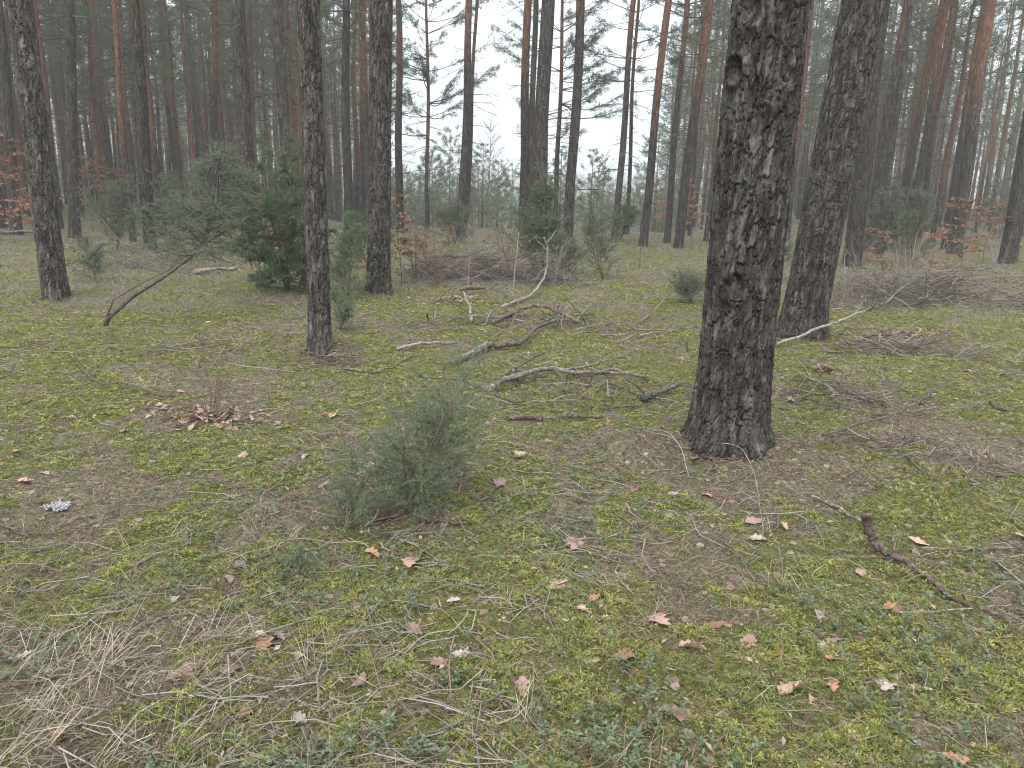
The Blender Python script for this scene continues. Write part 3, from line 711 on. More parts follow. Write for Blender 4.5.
# bare trees in the gap
def bare_tree(px, d, Ht, label, seed, mat=TWIG_BROWN):
    q = np.random.default_rng(seed); p = ground(px, 200, d); root = thing('bare_birch', label, 'birch tree', p)
    g = G(); tube(g, [(0, 0, -.1), (.03, 0, Ht * .4), (.1, .05, Ht * .75), (.12, 0, Ht)], [.05, .035, .02, .006], 6); g.build('trunk', mat, root, None, True)
    g = G()
    for k in range(42):
        u = q.uniform(.25, .98); a = q.uniform(0, 6.28); L = Ht * .32 * (1.1 - u) + .2; t = np.linspace(0, 1, 5)
        pts = np.stack([.08 * u + np.cos(a) * L * t * .8, np.sin(a) * L * t * .8, Ht * u + L * (.9 * t)], -1) + q.normal(0, .03, (5, 3)) * t[:, None]
        tube(g, pts, .014 * np.linspace(1, .25, 5), 4, 0, False)
        for w in range(7):
            s = q.integers(1, 5); e = pts[s] + np.array([cos(a + q.normal(0, .8)), sin(a + q.normal(0, .8)), q.uniform(.2, 1.2)]) * L * .3
            tube(g, [pts[s], (pts[s] + e) / 2, e], [.007, .006, .004], 3, 0, False)
    g.build('branches', mat, root)
bare_tree(488, 50, 6.6, 'bare twiggy birch left of the tight middle cluster', 1)
bare_tree(602, 52, 5.2, 'bare twiggy birch right of the dark leaning pine in the gap', 2)

# ------------------------------------------------------------------ junipers
def juniper(name, label, base, Ht, spread, nbr, ntw, nneed, nlen, nwid, mat, seed, lean=(0, 0), low=.04, up=(.5, 1.3), stems=1, stem_pts=None, stem_r=.012, tw=.16, cat='juniper', power=.8, prof=False, sm=None, clump=False):
    q = np.random.default_rng(seed); root = thing(name, label, cat, base)
    gs = G(); P = []; D = []; L_ = []
    sts = []
    if stem_pts is not None: sts.append(np.asarray(stem_pts, float) - np.asarray(base)[None])
    else:
        for s in range(stems):
            a = q.uniform(0, 6.28); o = .0 if stems == 1 else spread * (.75 if prof else .35)
            t = np.linspace(0, 1, 6); h = Ht * (1 if s == 0 else q.uniform(.5, .95))
            sts.append(np.stack([lean[0] * t + cos(a) * o * t + q.normal(0, .02 * Ht, 6) * t, lean[1] * t + sin(a) * o * t + q.normal(0, .02 * Ht, 6) * t, h * t], -1))
    for st in sts:
        k = len(st); tube(gs, st, stem_r * np.linspace(1, .3, k), 6, 0)
    for b in range(nbr):
        st = sts[b % len(sts)]; k = len(st)
        u = low + (1 - low) * (b / nbr) ** .9; f = u * (k - 1); i = min(k - 2, int(f)); f -= i; p = st[i] * (1 - f) + st[i + 1] * f
        a = q.uniform(0, 6.28); l = spread * ((1.02 - u) ** power) * q.uniform(.55, 1.15) + .04 * Ht
        if prof: l = spread * sin(pi * (.16 + .72 * u)) ** .6 * q.uniform(.6, 1.12)
        el = q.uniform(*up); t = np.linspace(0, 1, 5)
        pts = p + np.stack([np.cos(a) * l * t * cos(el), np.sin(a) * l * t * cos(el), l * (t * sin(el) + .12 * t * t)], -1) + q.normal(0, .03 * l, (5, 3)) * t[:, None]
        tube(gs, pts, stem_r * .26 * np.linspace(1, .3, 5), 4, 0, False)
        for w in range(ntw):
            s = (q.uniform(.15, 1) if not clump else .45 + .55 * q.random() ** .6) * 4; i = min(3, int(s)); f = s - i; pp = pts[i] * (1 - f) + pts[i + 1] * f
            dd = nrm(pts[i + 1] - pts[i]) * (.9 if not clump else .6) + q.normal(0, .55, 3) + np.array([0, 0, .12]); dd = dd / np.linalg.norm(dd)
            P.append(pp); D.append(dd); L_.append(tw * q.uniform(.5, 1.2) * (1.2 - .5 * s / 4))
    P = np.array(P); D = np.array(D); L_ = np.array(L_); n = len(P)
    gf = G(); kk = nneed
    u = np.tile(np.linspace(.03, 1, kk), n); droop = np.repeat(L_, kk) * u * u * .18
    PP = np.repeat(P, kk, 0) + np.repeat(D, kk, 0) * (np.repeat(L_, kk) * u)[:, None]; PP[:, 2] -= droop
    DD = np.repeat(D, kk, 0) * .6 + rng.normal(0, .55, (n * kk, 3))
    blades(gf, PP, DD, rng.uniform(.7, 1.2, n * kk) * nlen, nwid, 0)
    E = P + D * L_[:, None]; E[:, 2] -= L_ * .18; S = nrm(np.cross(D, rng.normal(size=(n, 3)))) * (stem_r * .12)
    V = np.stack([P - S, P + S, E], 1).reshape(-1, 3); gf.add(V, None, np.arange(3 * n).reshape(-1, 3), 0)
    gs.build('stem', sm or TWIG_BROWN, root, None, True); gf.build('foliage', [mat, TWIG_BROWN], root)
    return root

B = ground(408, 515)
juniper('juniper', 'small sparse grey-green juniper in the centre foreground', B, .68, .265, 125, 12, 42, .0145, .0019, JUNIPER, 11, lean=(.14, .10), low=.02, up=(-.25, 1.2), stems=5, stem_r=.006, tw=.12, prof=True)
B = ground(345, 528)
juniper('juniper', 'low straggling juniper sprig left of the small foreground juniper', B, .26, .24, 44, 10, 42, .013, .0019, JUNIPER, 12, lean=(.06, .1), low=.02, up=(-.2, 1.0), stems=4, stem_r=.005, tw=.08, prof=True)
B = ground(300, 575)
juniper('juniper', 'lowest juniper sprig, half dead, lying on the moss left of centre', B, .09, .17, 16, 7, 34, .013, .0021, JUNIPER, 13, up=(0, .5), stem_r=.004, tw=.06)
B = ground(288, 290)
juniper('juniper', 'dense dark green juniper bush around the foot of a grey pine', B, 1.95, .66, 150, 34, 34, .028, .0075, JUNIPER_DARK, 14, low=.01, up=(-.5, .7), stems=5, stem_r=.02, tw=.17, prof=True, lean=(-.22, 0), clump=True)
# leaning juniper: stem bows from its root over to the right
b0 = ground(103, 326); d0 = b0[1]
def at_y(px, py, y): d = ray(px, py); return CAM + d * (y / d[1])
sp = [b0 - [0, 0, .05], at_y(108, 318, d0), at_y(133, 296, d0 + .1), at_y(165, 276, d0 + .25), at_y(190, 258, d0 + .5), at_y(206, 240, d0 + .7), at_y(216, 205, d0 + .9), at_y(220, 150, d0 + 1.0)]
r_ = juniper('juniper', 'wispy juniper on a dark bowed stem leaning over from the left', b0, 1.4, .70, 80, 13, 34, .024, .0055, JUNIPER_PALE, 15, low=.60, up=(-.45, .7), stem_pts=sp, stem_r=.028, tw=.26, power=.45, sm=WOOD_DARK)
tube_g = G(); tube(tube_g, np.array([b0 + [.02, -.02, 0], at_y(113, 300, d0), at_y(140, 284, d0), at_y(172, 268, d0 + .2), at_y(186, 246, d0 + .4)]) - b0, [.008, .008, .007, .006, .004], 5); tube_g.build('stem', TWIG_DARK, r_, None, True)
for (px, py, dist, Ht, spd, nbr, mat, lab, sd, ln) in [
    (115, 232, 19, 1.3, 1.0, 40, JUNIPER_PALE, 'pale juniper thicket beyond the leaning juniper, nearest the beech leaves', 31, .04),
    (165, 236, 17, 1.5, .9, 40, JUNIPER_PALE, 'pale juniper behind the crown of the leaning juniper', 32, .04),
    (96, 282, None, .55, .4, 18, JUNIPER_PALE, 'small faint juniper right of the stout left-edge pine', 33, .025),
    (347, 300, None, .95, .38, 34, JUNIPER, 'slim juniper peeping out right of the slim near pine', 34, .022),
    (340, 330, None, .40, .20, 16, JUNIPER, 'tiny juniper right of the foot of the slim near pine', 35, .018),
    (532, 272, None, 1.4, .72, 75, JUNIPER_DARK, 'dark juniper hugging the foot of the darkest middle pine', 36, .03),
    (543, 262, 15.0, 1.9, .34, 30, JUNIPER_DARK, 'narrow upright juniper against the darkest middle pine', 37, .03),
    (603, 280, None, 1.25, .55, 34, JUNIPER_PALE, 'open pale juniper right of the middle cluster', 38, .024),
    (692, 304, None, .34, .36, 26, JUNIPER_PALE, 'low grey-green juniper cushion left of the largest trunk', 39, .022),
    (560, 268, 14.5, .7, .5, 26, JUNIPER_PALE, 'low juniper between the dark juniper and the open pale one', 40, .026),
    (455, 238, 22, 1.0, .8, 30, JUNIPER_PALE, 'low juniper at the foot of the lone dark pine', 41, .04),
    (880, 232, 21, 1.6, .8, 36, JUNIPER_PALE, 'juniper in the shade behind the slim right-leaning pine', 42, .04),
    (916, 240, 20, 1.6, .7, 34, JUNIPER_PALE, 'faint small juniper between the two beech saplings on the right', 43, .04),
    (620, 240, 25, 1.0, .7, 26, JUNIPER_DARK, 'dark low juniper at the foot of the curved brown pine', 44, .045),
    (368, 262, 15, .9, .6, 26, JUNIPER_DARK, 'dark low juniper left of the lichen-grey stout pine', 45, .035),
    (765, 262, 15, .8, .6, 24, JUNIPER_PALE, 'low pale juniper in the gap between the two thick trunks', 46, .035)]:
    B = ground(px, py, dist); s = ln / .022
    juniper('juniper', lab, B, Ht, spd * 1.2, int(nbr * 1.6), 13, 28, ln * 1.1, .0058 * s ** .9, mat, sd, low=.03, up=(.2, 1.2), stems=2, stem_r=.010 * s, tw=.17 * s ** .4, power=.6)

# ------------------------------------------------------------------ beech saplings with dry leaves
def sapling(label, base, Ht, spread, nbr, nleaf, ll, mat, seed, lean=(0, 0), low=.2, dirs=None, name='beech_sapling', cat='beech sapling', rr=.008):
    q = np.random.default_rng(seed); root = thing(name, label, cat, base); g = G(); t = np.linspace(0, 1, 7)
    st = np.stack([lean[0] * t ** 1.5 + q.normal(0, .015, 7) * Ht * t, lean[1] * t + q.normal(0, .015, 7) * Ht * t, Ht * t - .03], -1); tube(g, st, rr * np.linspace(1, .3, 7), 5)
    P = []; D = []
    for b in range(nbr):
        u = low + (1 - low) * q.random(); f = u * 6; i = min(5, int(f)); f -= i; p = st[i] * (1 - f) + st[i + 1] * f
        a = q.uniform(0, 6.28) if dirs is None else q.normal(dirs, .9); l = spread * q.uniform(.4, 1.1) * (1.1 - u * .6); tt = np.linspace(0, 1, 5)
        pts = p + np.stack([np.cos(a) * l * tt, np.sin(a) * l * tt, l * (.35 * tt - .2 * tt ** 2)], -1) + q.normal(0, .03 * l, (5, 3)) * tt[:, None]
        tube(g, pts, rr * .5 * np.linspace(1, .3, 5), 4, 0, False)
        for k in range(nleaf):
            s = q.uniform(.2, 1) * 4; i = min(3, int(s)); f = s - i; P.append(pts[i] * (1 - f) + pts[i + 1] * f + q.normal(0, .02 * l, 3)); D.append([cos(a + q.normal(0, 1)), sin(a + q.normal(0, 1)), q.normal(-.25, .35)])
    g.build('stem', TWIG_DARK, root, None, True)
    if nleaf:
        n = len(P); gl = G(); leafquads(gl, np.array(P), np.array(D), np.tile([0, 0, 1.0], (n, 1)) + q.normal(0, .45, (n, 3)), q.uniform(.7, 1.2, n) * ll, q.uniform(.5, .75, n) * ll, 0, .2)
        gl.build('foliage', mat, root)
    return root
for i, (px, py, dist, Ht, spd, nbr, nl, ll, mat, lab) in enumerate([
    (12, 222, 22, 2.6, 1.3, 26, 16, .075, BEECH, 'tall beech sapling full of orange leaves at the left edge'),
    (-4, 236, 16, 1.6, .9, 14, 14, .065, BEECH, 'beech sapling cut by the left border, leaves low to the ground'),
    (92, 214, 27, 2.2, 1.2, 20, 14, .08, BEECH, 'orange-leaved beech sapling right of the dark straight pine on the left'),
    (118, 212, 30, 2.0, 1.4, 20, 14, .08, BEECH, 'orange-leaved beech sapling left of the brown pine behind the junipers'),
    (165, 206, 32, 2.2, 1.2, 14, 12, .08, BEECH, 'faint rusty beech sapling behind the pale juniper crown'),
    (258, 208, 33, 1.8, 1.0, 10, 12, .08, BEECH, 'rusty beech sapling just left of the dense juniper bush'),
    (402, 284, None, 1.4, .5, 22, 15, .058, BEECH, 'bright rusty beech sapling right beside the lichen-grey stout pine'),
    (430, 282, None, .8, .5, 14, 10, .045, BEECH, 'low beech sapling left of the brush heap in the middle'),
    (453, 276, None, .95, .25, 10, 10, .045, BEECH, 'narrow beech sapling rising from the left side of the brush heap'),
    (350, 262, 15, .7, .5, 8, 10, .055, BEECH, 'low rusty beech sapling between the two near left-centre pines'),
    (692, 236, 25, 2.0, .75, 22, 16, .07, BEECH_PALE, 'pinkish beech sapling directly left of the largest trunk'),
    (655, 228, 30, 2.2, .9, 16, 14, .08, BEECH_PALE, 'faint pinkish beech sapling behind the orange-trunked pines'),
    (882, 286, None, 1.05, .45, 16, 7, .06, BEECH, 'beech sapling with few curled leaves over the right brush heap'),
    (931, 262, 17, 1.0, .3, 12, 10, .06, BEECH_PALE, 'thin beech sapling with pale leaves before the orange-topped pine'),
    (962, 258, 17, 1.55, .8, 20, 13, .06, BEECH, 'spreading beech sapling with orange leaves right of the orange-topped pine'),
    (985, 246, 23, 1.4, .9, 14, 12, .07, BEECH, 'beech sapling in the shade left of the right-edge pine')]):
    sapling(lab, ground(px, py, dist), Ht, spd, int(nbr * 1.3), int(nl * 1.5), ll * 1.15, mat, 60 + i, lean=(rng.normal(0, .12), 0), low=.25)
sapling('bare curved sapling between the beech leaves and the lone dark pine', ground(455, 272), 1.5, .6, 9, 0, .05, BEECH, 90, lean=(.3, 0), name='bare_sapling', cat='bare sapling')
sapling('bare thin sapling left of the brush heap, forked near its top', ground(436, 262, 15), 1.7, .5, 8, 0, .05, BEECH, 91, lean=(-.15, 0), name='bare_sapling', cat='bare sapling')
sapling('bare sapling with fine twigs right of the open pale juniper', ground(640, 262, 17), 1.2, .6, 10, 0, .05, BEECH, 92, name='bare_sapling', cat='bare sapling')

# ------------------------------------------------------------------ bare shrub over its leaf pile, and other twiggy plants
def bare_shrub(label, base, Ht, n, spread, seed, mat=TWIG_BROWN, r=.004):
    q = np.random.default_rng(seed); root = thing('bare_shrub', label, 'shrub', base)
    for k in range(n):
        a = q.uniform(0, 6.28); l = Ht * q.uniform(.5, 1.1); o = q.uniform(.1, 1) * spread; t = np.linspace(0, 1, 6); g = G()
        pts = np.stack([np.cos(a) * (.03 + o * t ** 1.4), np.sin(a) * (.03 + o * t ** 1.4), l * t - .02], -1) + q.normal(0, .014, (6, 3)) * t[:, None]
        tube(g, pts, r * np.linspace(1, .3, 6), 5, 0)
        for w in range(4):
            s = q.integers(2, 6); e = pts[s] + np.array([cos(a + q.normal(0, 1)), sin(a + q.normal(0, 1)), q.uniform(.2, 1.2)]) * l * q.uniform(.12, .28)
            tube(g, [pts[s], (pts[s] + e) / 2 + q.normal(0, .006, 3), e], [r * .5, r * .4, r * .2], 4, 0)
        g.build('stem', mat, root)
SB = ground(212, 418)
bare_shrub('bare twiggy shrub standing in a pile of brown leaves on the left', SB, .55, 11, .26, 5)
bare_shrub('small dead sprig on the mossy mound before the leaning thick pine', ground(826, 385), .22, 3, .1, 6, TWIG_DARK)
bare_shrub('tiny dead sprig left of the largest trunk', ground(690, 352), .22, 3, .08, 7, TWIG_DARK)
bare_shrub('single dark dead shoot in the grass near the left border', ground(119, 518), .17, 2, .03, 8, TWIG_DARK, .0025)
bare_shrub('thin dark shoot rising from the straw at lower left', ground(152, 762), .26, 2, .04, 9, TWIG_DARK, .0025)
bare_shrub('dead shrub with tangled twigs at the right of the brush heap', ground(985, 300), .5, 10, .5, 10, TWIG_GREY)
bare_shrub('dead shrub among the twigs at the left of the right brush heap', ground(868, 312), .8, 8, .45, 11, TWIG_DARK)
bare_shrub('faint bare shrub below the pale juniper thicket', ground(120, 300), .55, 9, .5, 12, TWIG_GREY)
for i, (px, py, dist, Ht, n_, sp_, lab) in enumerate([(40, 232, 20, 1.1, 10, .6, 'bare shrub between the two left-edge pines'), (135, 222, 24, 1.4, 10, .7, 'tall bare shrub before the brown pine on the left'),
        (425, 262, 17, 1.0, 9, .5, 'bare shrub left of the sky gap behind the brush heap'), (500, 262, 17, .9, 10, .6, 'bare shrub just left of the darkest middle pine'),
        (590, 246, 22, 1.2, 9, .6, 'bare shrub between the middle cluster and the curved brown pine'), (735, 250, 20, 1.2, 8, .5, 'bare shrub hidden partly by the largest trunk'),
        (900, 262, 16, 1.2, 11, .6, 'tangled bare shrub behind the right brush heap'), (1000, 262, 19, 1.1, 9, .6, 'bare shrub beside the right-edge pine'), (860, 262, 18, 1.0, 8, .5, 'bare shrub at the foot of the slim right-leaning pine'),
        (330, 262, 15, .9, 8, .4, 'bare shrub behind the slim near pine'), (415, 282, None, .8, 12, .4, 'bare twiggy shrub in the left part of the middle brush heap, among beech leaves'),
        (478, 270, None, 1.0, 13, .5, 'grey bare shrub standing in the middle of the brush heap'), (510, 282, None, .95, 13, .4, 'dense grey bare shrub left of the dark juniper at the darkest middle pine'),
        (552, 286, None, .8, 12, .35, 'grey bare shrub right below the dark juniper at the darkest middle pine'), (440, 286, None, .7, 10, .35, 'low bare shrub left of the white peeled branch'),
        (905, 302, None, 1.0, 14, .5, 'upright twiggy shrub rising from the middle of the right brush heap'), (945, 292, None, .9, 12, .5, 'upright twiggy shrub at the back of the right brush heap'), (845, 300, None, .8, 10, .4, 'twiggy shrub right of the leaning thick pine, beside the brush heap')]):
    bare_shrub(lab, ground(px, py, dist), Ht, n_, sp_, 40 + i, [TWIG_BROWN, TWIG_GREY][i % 2], .008)
def leaf_pile(label, c, rad, n, seed):
    q = np.random.default_rng(seed); g = G(); a = q.uniform(0, 6.28, n); rr = rad * (.55 + .5 * vn(a * 1.6, a * 0, seed + 80) + .25 * np.sin(a * 2 + seed)) * np.abs(q.normal(0, .62, n))
    x = c[0] + rr * np.cos(a); y = c[1] + rr * np.sin(a) * .7; z = hgt(x, y) + .025 * np.exp(-(rr / rad) ** 2 * 1.5) * q.random(n) + .006; b = q.uniform(0, 6.28, n)
    leafquads(g, np.stack([x, y, z], -1), np.stack([np.cos(b), np.sin(b), q.normal(0, .35, n)], -1), np.tile([0, 0, 1.0], (n, 1)) + q.normal(0, .5, (n, 3)), q.uniform(.03, .085, n), q.uniform(.02, .045, n), 0, .25)
    kind(g.build('leaf_pile', FRAGD, None, c), 'stuff')
FRAGD = island('brown_leaf_pile', [(.10, .06, .042), (.17, .105, .078), (.25, .165, .13), (.33, .24, .19), (.13, .08, .06)], .7, .3, .1)
leaf_pile('loose pile of brown leaves and twigs under the bare shrub', SB, .6, 300, 3)
leaf_pile('scatter of brown leaves at the foot of the lichen-grey stout pine', ground(455, 300), .8, 420, 4)
leaf_pile('small drift of pale leaves on the mound before the leaning thick pine', ground(822, 372), .25, 60, 5)
leaf_pile('drift of dry leaves behind the bowed stem of the leaning juniper', ground(190, 274), .9, 260, 6)
leaf_pile('thin drift of leaves right of the leaning thick pine', ground(900, 335), 1.2, 330, 7)

# ------------------------------------------------------------------ brush heaps
def brush(label, c, rx, ry, hz, n, seed, mats, rmax=.009):
    q = np.random.default_rng(seed); g = G()
    for k in range(n):
        a = q.uniform(0, 6.28); rr = math.sqrt(q.random()) * (.75 + .35 * sin(a * 3 + seed)); x0 = c[0] + cos(a) * rr * rx; y0 = c[1] + sin(a) * rr * ry
        h = hz * (1 - rr ** 2) * q.random() ** 1.6 * (.35 + 1.3 * float(vn(x0 * 1.6, y0 * 1.6, seed))); b = q.uniform(0, 6.28); rr = min(rr, 1); L = q.uniform(.15, .8) * min(1, rx); el = q.normal(.1, .3); t = np.linspace(-.5, .5, 5)
        pts = np.stack([x0 + cos(b) * L * t, y0 + sin(b) * L * t, 0 * t], -1) + q.normal(0, .03, (5, 3)); pts[:, 2] = hgt(pts[:, 0], pts[:, 1]) + np.maximum(.01, h + L * t * sin(el) + q.normal(0, .02, 5))
        r = q.uniform(.25, 1) ** 2 * rmax; tube(g, pts, r * np.linspace(1, .4, 5), 4, int(q.integers(0, len(mats))), False)
        for w in range(2):
            s = q.integers(1, 5); e = pts[s] + np.array([cos(b + q.normal(0, .9)), sin(b + q.normal(0, .9)), q.uniform(0, .8)]) * L * .3
            tube(g, [pts[s], (pts[s] + e) / 2 + q.normal(0, .01, 3), e], [r * .5, r * .4, r * .25], 3, int(q.integers(0, len(mats))), False)
    tag(g.build('brush_heap', mats, None, c), label, 'brush heap')
brush('heap of dead brushwood left of the juniper-footed pine', ground(470, 278), 1.7, 1.2, .48, 1000, 1, [TWIG_GREY, TWIG_GREY, TWIG_DARK, TWIG_BROWN], .009)
brush('tangle of dead twigs under the dark juniper of the middle cluster', ground(535, 284), .85, .5, .75, 240, 2, [TWIG_GREY, TWIG_DARK])
brush('wide heap of grey brushwood on the right behind the leaning stick', ground(920, 300), 2.1, 1.6, .65, 1150, 3, [TWIG_GREY, TWIG_GREY, TWIG_DARK, TWIG_BROWN], .0085)
brush('low mat of dead twigs at right below the wide brush heap', ground(905, 350), 1.1, .55, .12, 170, 4, [TWIG_GREY, TWIG_BROWN])
brush('low scatter of twigs right of the largest trunk', ground(880, 445), .55, .3, .07, 110, 5, [TWIG_GREY, TWIG_BROWN], .005)
brush('grey twig tangle behind the bowed juniper stem', ground(150, 268), 1.6, .8, .5, 260, 6, [TWIG_GREY, TWIG_DARK])
brush('thin twig scatter at the right border', ground(1000, 470), .5, .35, .06, 90, 7, [TWIG_GREY, TWIG_BROWN], .005)
brush('loose scatter of grey twigs around the longest dead bough', ground(570, 390), 1.3, .8, .07, 90, 9, [TWIG_GREY, TWIG_BROWN, TWIG_DARK], .009)
brush('loose scatter of twigs around the pale arched branch', ground(540, 325), 1.5, .9, .10, 110, 10, [TWIG_GREY, TWIG_BROWN, TWIG_DARK], .012)
brush('sparse twigs strewn over the ground left of the slim near pine', ground(200, 350), 1.6, .9, .06, 80, 11, [TWIG_GREY, TWIG_BROWN], .008)
brush('sparse twigs strewn in front of the leaning thick pine', ground(840, 400), .9, .5, .07, 80, 12, [TWIG_GREY, TWIG_BROWN, TWIG_DARK], .007)
brush('few twigs lying at the foot of the slim near pine', ground(335, 362), .5, .25, .06, 40, 8, [TWIG_GREY, TWIG_BROWN], .008)

# ------------------------------------------------------------------ fallen branches
def fallen(label, pts, r, mat, twigs=(), name='fallen_branch', cat='branch', n=8, seed=0, rough=.08, taper=(1, .5)):
    """pts: (px, py, lift) on the ground; each keypoint stands on the terrain"""
    q = np.random.default_rng(seed + 77)
    K = np.array([ground(a, b) + [0, 0, l] for a, b, l in pts]); m = (len(K) - 1) * 6 + 1
    u = np.linspace(0, len(K) - 1, m); i = np.minimum(len(K) - 2, u.astype(int)); f = (u - i)[:, None]
    Pm = np.concatenate([[2 * K[0] - K[1]], K, [2 * K[-1] - K[-2]]])
    p0, p1, p2, p3 = Pm[i], Pm[i + 1], Pm[i + 2], Pm[i + 3]
    P = .5 * (2 * p1 + (p2 - p0) * f + (2 * p0 - 5 * p1 + 4 * p2 - p3) * f ** 2 + (3 * p1 - p0 - 3 * p2 + p3) * f ** 3)
    nz = q.normal(0, r * .55, P.shape); nz = (np.roll(nz, 1, 0) + nz + np.roll(nz, -1, 0)) / 3; seg = np.linalg.norm(np.gradient(P, axis=0), axis=1)[:, None]; P = P + nz * np.minimum(1, seg / (2.2 * r))
    rad = .78 * r * np.linspace(*taper, m) * (1 + q.normal(0, rough, m)); g = G(); tube(g, P, rad, n, 0, True, rough)
    o = g.build(name, mat, None, K[0], True); tag(o, label, cat)
    for (s, dx, dy, dz, L) in twigs:
        b = P[int(s * (m - 1))]; e = b + np.array([dx, dy, dz]) * L; g = G(); k = 6; t = np.linspace(0, 1, k)[:, None]
        tube(g, b * (1 - t) + e * t + q.normal(0, .02 * L, (k, 3)) * t - K[0], r * .45 * np.linspace(1, .3, k), 5, 0); g.build('twig', mat, o, None, True)
    return o
X = lambda px_w, p: px_w / 2 * depth_of(ground(*p)) / FPX
fallen('longest dead bough in the middle, grey-brown, bent at its thick left end', [(490, 394, .03), (518, 384, .05), (545, 377, .06), (580, 380, .05), (612, 377, .05), (648, 383, .03)], .032, WOOD_GREY,
       [(.25, -.3, .5, .1, .45), (.5, .9, .5, .1, .5), (.75, .8, -.5, .05, .5)], seed=1, taper=(1, .4))
fallen('thin dark twig lying along the top of the longest dead bough', [(515, 384, .12), (530, 376, .14), (544, 372, .16)], .014, WOOD_DARK, seed=2)
fallen('short thick grey log with broken ends left of the longest bough', [(452, 368, .04), (468, 360, .05), (490, 350, .06)], .045, WOOD_GREY, seed=3, taper=(.8, 1))
fallen('dark branch continuing from the short thick log, curling up to the right', [(495, 351, .05), (522, 348, .05), (535, 336, .08), (560, 327, .10)], .030, WOOD_BROWN, [(.35, -.5, .6, .1, .4)], seed=4, taper=(1.2, .5))
fallen('pale arched branch above the short thick log in the middle', [(492, 327, .03), (515, 320, .10), (540, 316, .12), (562, 321, .08), (577, 326, .03)], .035, WOOD_RED, seed=5, taper=(.7, .9))
fallen('short pale stick at the right end of the arched branch', [(576, 325, .03), (584, 318, .08), (592, 313, .12)], .02, WOOD_GREY, seed=6)
fallen('white peeled branch curving upward in front of the middle juniper', [(502, 308, .03), (520, 304, .06), (536, 296, .1), (545, 288, .25), (546, 286, .55), (542, 286, .80)], .030, WOOD_PALE, [(.9, .5, .2, .6, .35), (.8, -.5, .2, .5, .3)], seed=7, taper=(1, .4))
fallen('upright pale stick leaning in the brush heap', [(512, 302, .02), (515, 301, .45), (517, 300, .95)], .014, WOOD_PALE, seed=8)
fallen('short pale stick sloping down in front of the brush heap', [(472, 325, .04), (468, 312, .10), (463, 302, .14)], .025, WOOD_PALE, seed=9)
fallen('thin upright pale stick at the left of the brush heap', [(468, 292, .05), (469, 291, .3), (469, 290, .55)], .013, WOOD_GREY, seed=10)
fallen('reddish log end lying in front of the brush heap', [(460, 295, .08), (472, 294, .09), (486, 294, .09)], .042, WOOD_RED, seed=11, taper=(1, .9))
fallen('dark log lying across the back of the brush heap', [(424, 264, .12), (442, 263, .14), (470, 262, .14)], .05, WOOD_DARK, seed=12)
fallen('stick jutting up right behind the dark juniper', [(558, 284, .1), (568, 281, .2), (577, 277, .3)], .03, WOOD_BROWN, seed=13)
fallen('pale flat branch right of the slim near pine', [(398, 352, .03), (420, 349, .04), (438, 347, .04), (458, 346, .03)], .022, WOOD_PALE, seed=14)
fallen('thin grey branch in front of the slim near pine', [(345, 371, .02), (375, 374, .02), (392, 370, .03), (412, 358, .02)], .014, WOOD_GREY, seed=15)
fallen('rotten log sunk in the litter right of the small juniper', [(508, 421, .01), (540, 421, .02), (570, 419, .02), (602, 418, .01)], .024, WOOD_BROWN, seed=16, rough=.2)
fallen('thin dark branch reaching from the rotten log to the broken stub', [(600, 412, .02), (622, 411, .03), (650, 409, .03)], .011, WOOD_DARK, seed=17)
fallen('dark broken stub left of the largest trunk', [(643, 404, .03), (660, 399, .05), (679, 392, .07)], .034, WOOD_DARK, [(.2, -.6, .3, .4, .3), (.7, .3, .6, .3, .25)], seed=18, rough=.2)
fallen('long pale stick leaning on the ground in front of the leaning thick pine', [(778, 348, .03), (800, 345, .10), (825, 342, .19), (848, 338, .24), (862, 336, .28)], .022, WOOD_PALE, [(.8, .6, .4, .5, .2), (.95, .7, .4, .3, .2)], seed=19, taper=(1, .7))
fallen('long grey arching branch across the right brush heap', [(884, 312, .1), (905, 304, .3), (935, 302, .45), (978, 304, .5)], .018, WOOD_GREY, [(.6, .5, .2, -.4, .4), (.9, .4, 0, -.5, .4)], seed=20)
fallen('thin dark bowed branch right of the largest trunk', [(823, 440, .03), (850, 433, .04), (900, 419, .06), (935, 404, .12), (966, 386, .22)], .011, WOOD_DARK, [(.1, .6, -.8, .1, .3), (.5, .5, .5, .2, .3)], seed=21, taper=(1.2, .5))
fallen('reddish-brown broken branch with an upturned jagged end at lower right', [(860, 550, .17), (866, 551, .10), (874, 553, .045), (886, 560, .03), (905, 570, .03), (927, 584, .025), (955, 603, .02), (998, 620, .015)], .024, WOOD_BROWN,
       [(.5, .25, .75, .35, .17), (.10, .4, .1, .1, .06)], seed=22, n=12, taper=(1.25, .35), rough=.14)
fallen('mossy grey branch piece left of the broken reddish branch', [(810, 501, .02), (830, 509, .025), (848, 518, .02), (864, 530, .02)], .012, WOOD_GREY, seed=23, taper=(1, .6))
fallen('thin straight stick at the lower right border', [(920, 552, .02), (955, 555, .02), (1000, 556, .03), (1045, 555, .03)], .008, WOOD_RED, seed=24)
fallen('pale stick crossing under the thin straight stick at the right border', [(990, 558, .02), (1003, 573, .02), (1030, 594, .02)], .008, WOOD_PALE, seed=25)
fallen('pale thin stick beside the reddish branch tip at lower right', [(890, 616, .015), (930, 616, .015), (960, 614, .015), (1010, 610, .02)], .005, WOOD_PALE, seed=26)
fallen('thin curved twig lying at the left border', [(-8, 526, .02), (20, 536, .02), (50, 537, .02), (85, 530, .02), (113, 522, .02)], .006, WOOD_RED, seed=27)
fallen('white chip of bare wood near the bottom centre', [(614, 576, .015), (623, 587, .018), (633, 598, .015)], .0075, WOOD_PALE, seed=28)
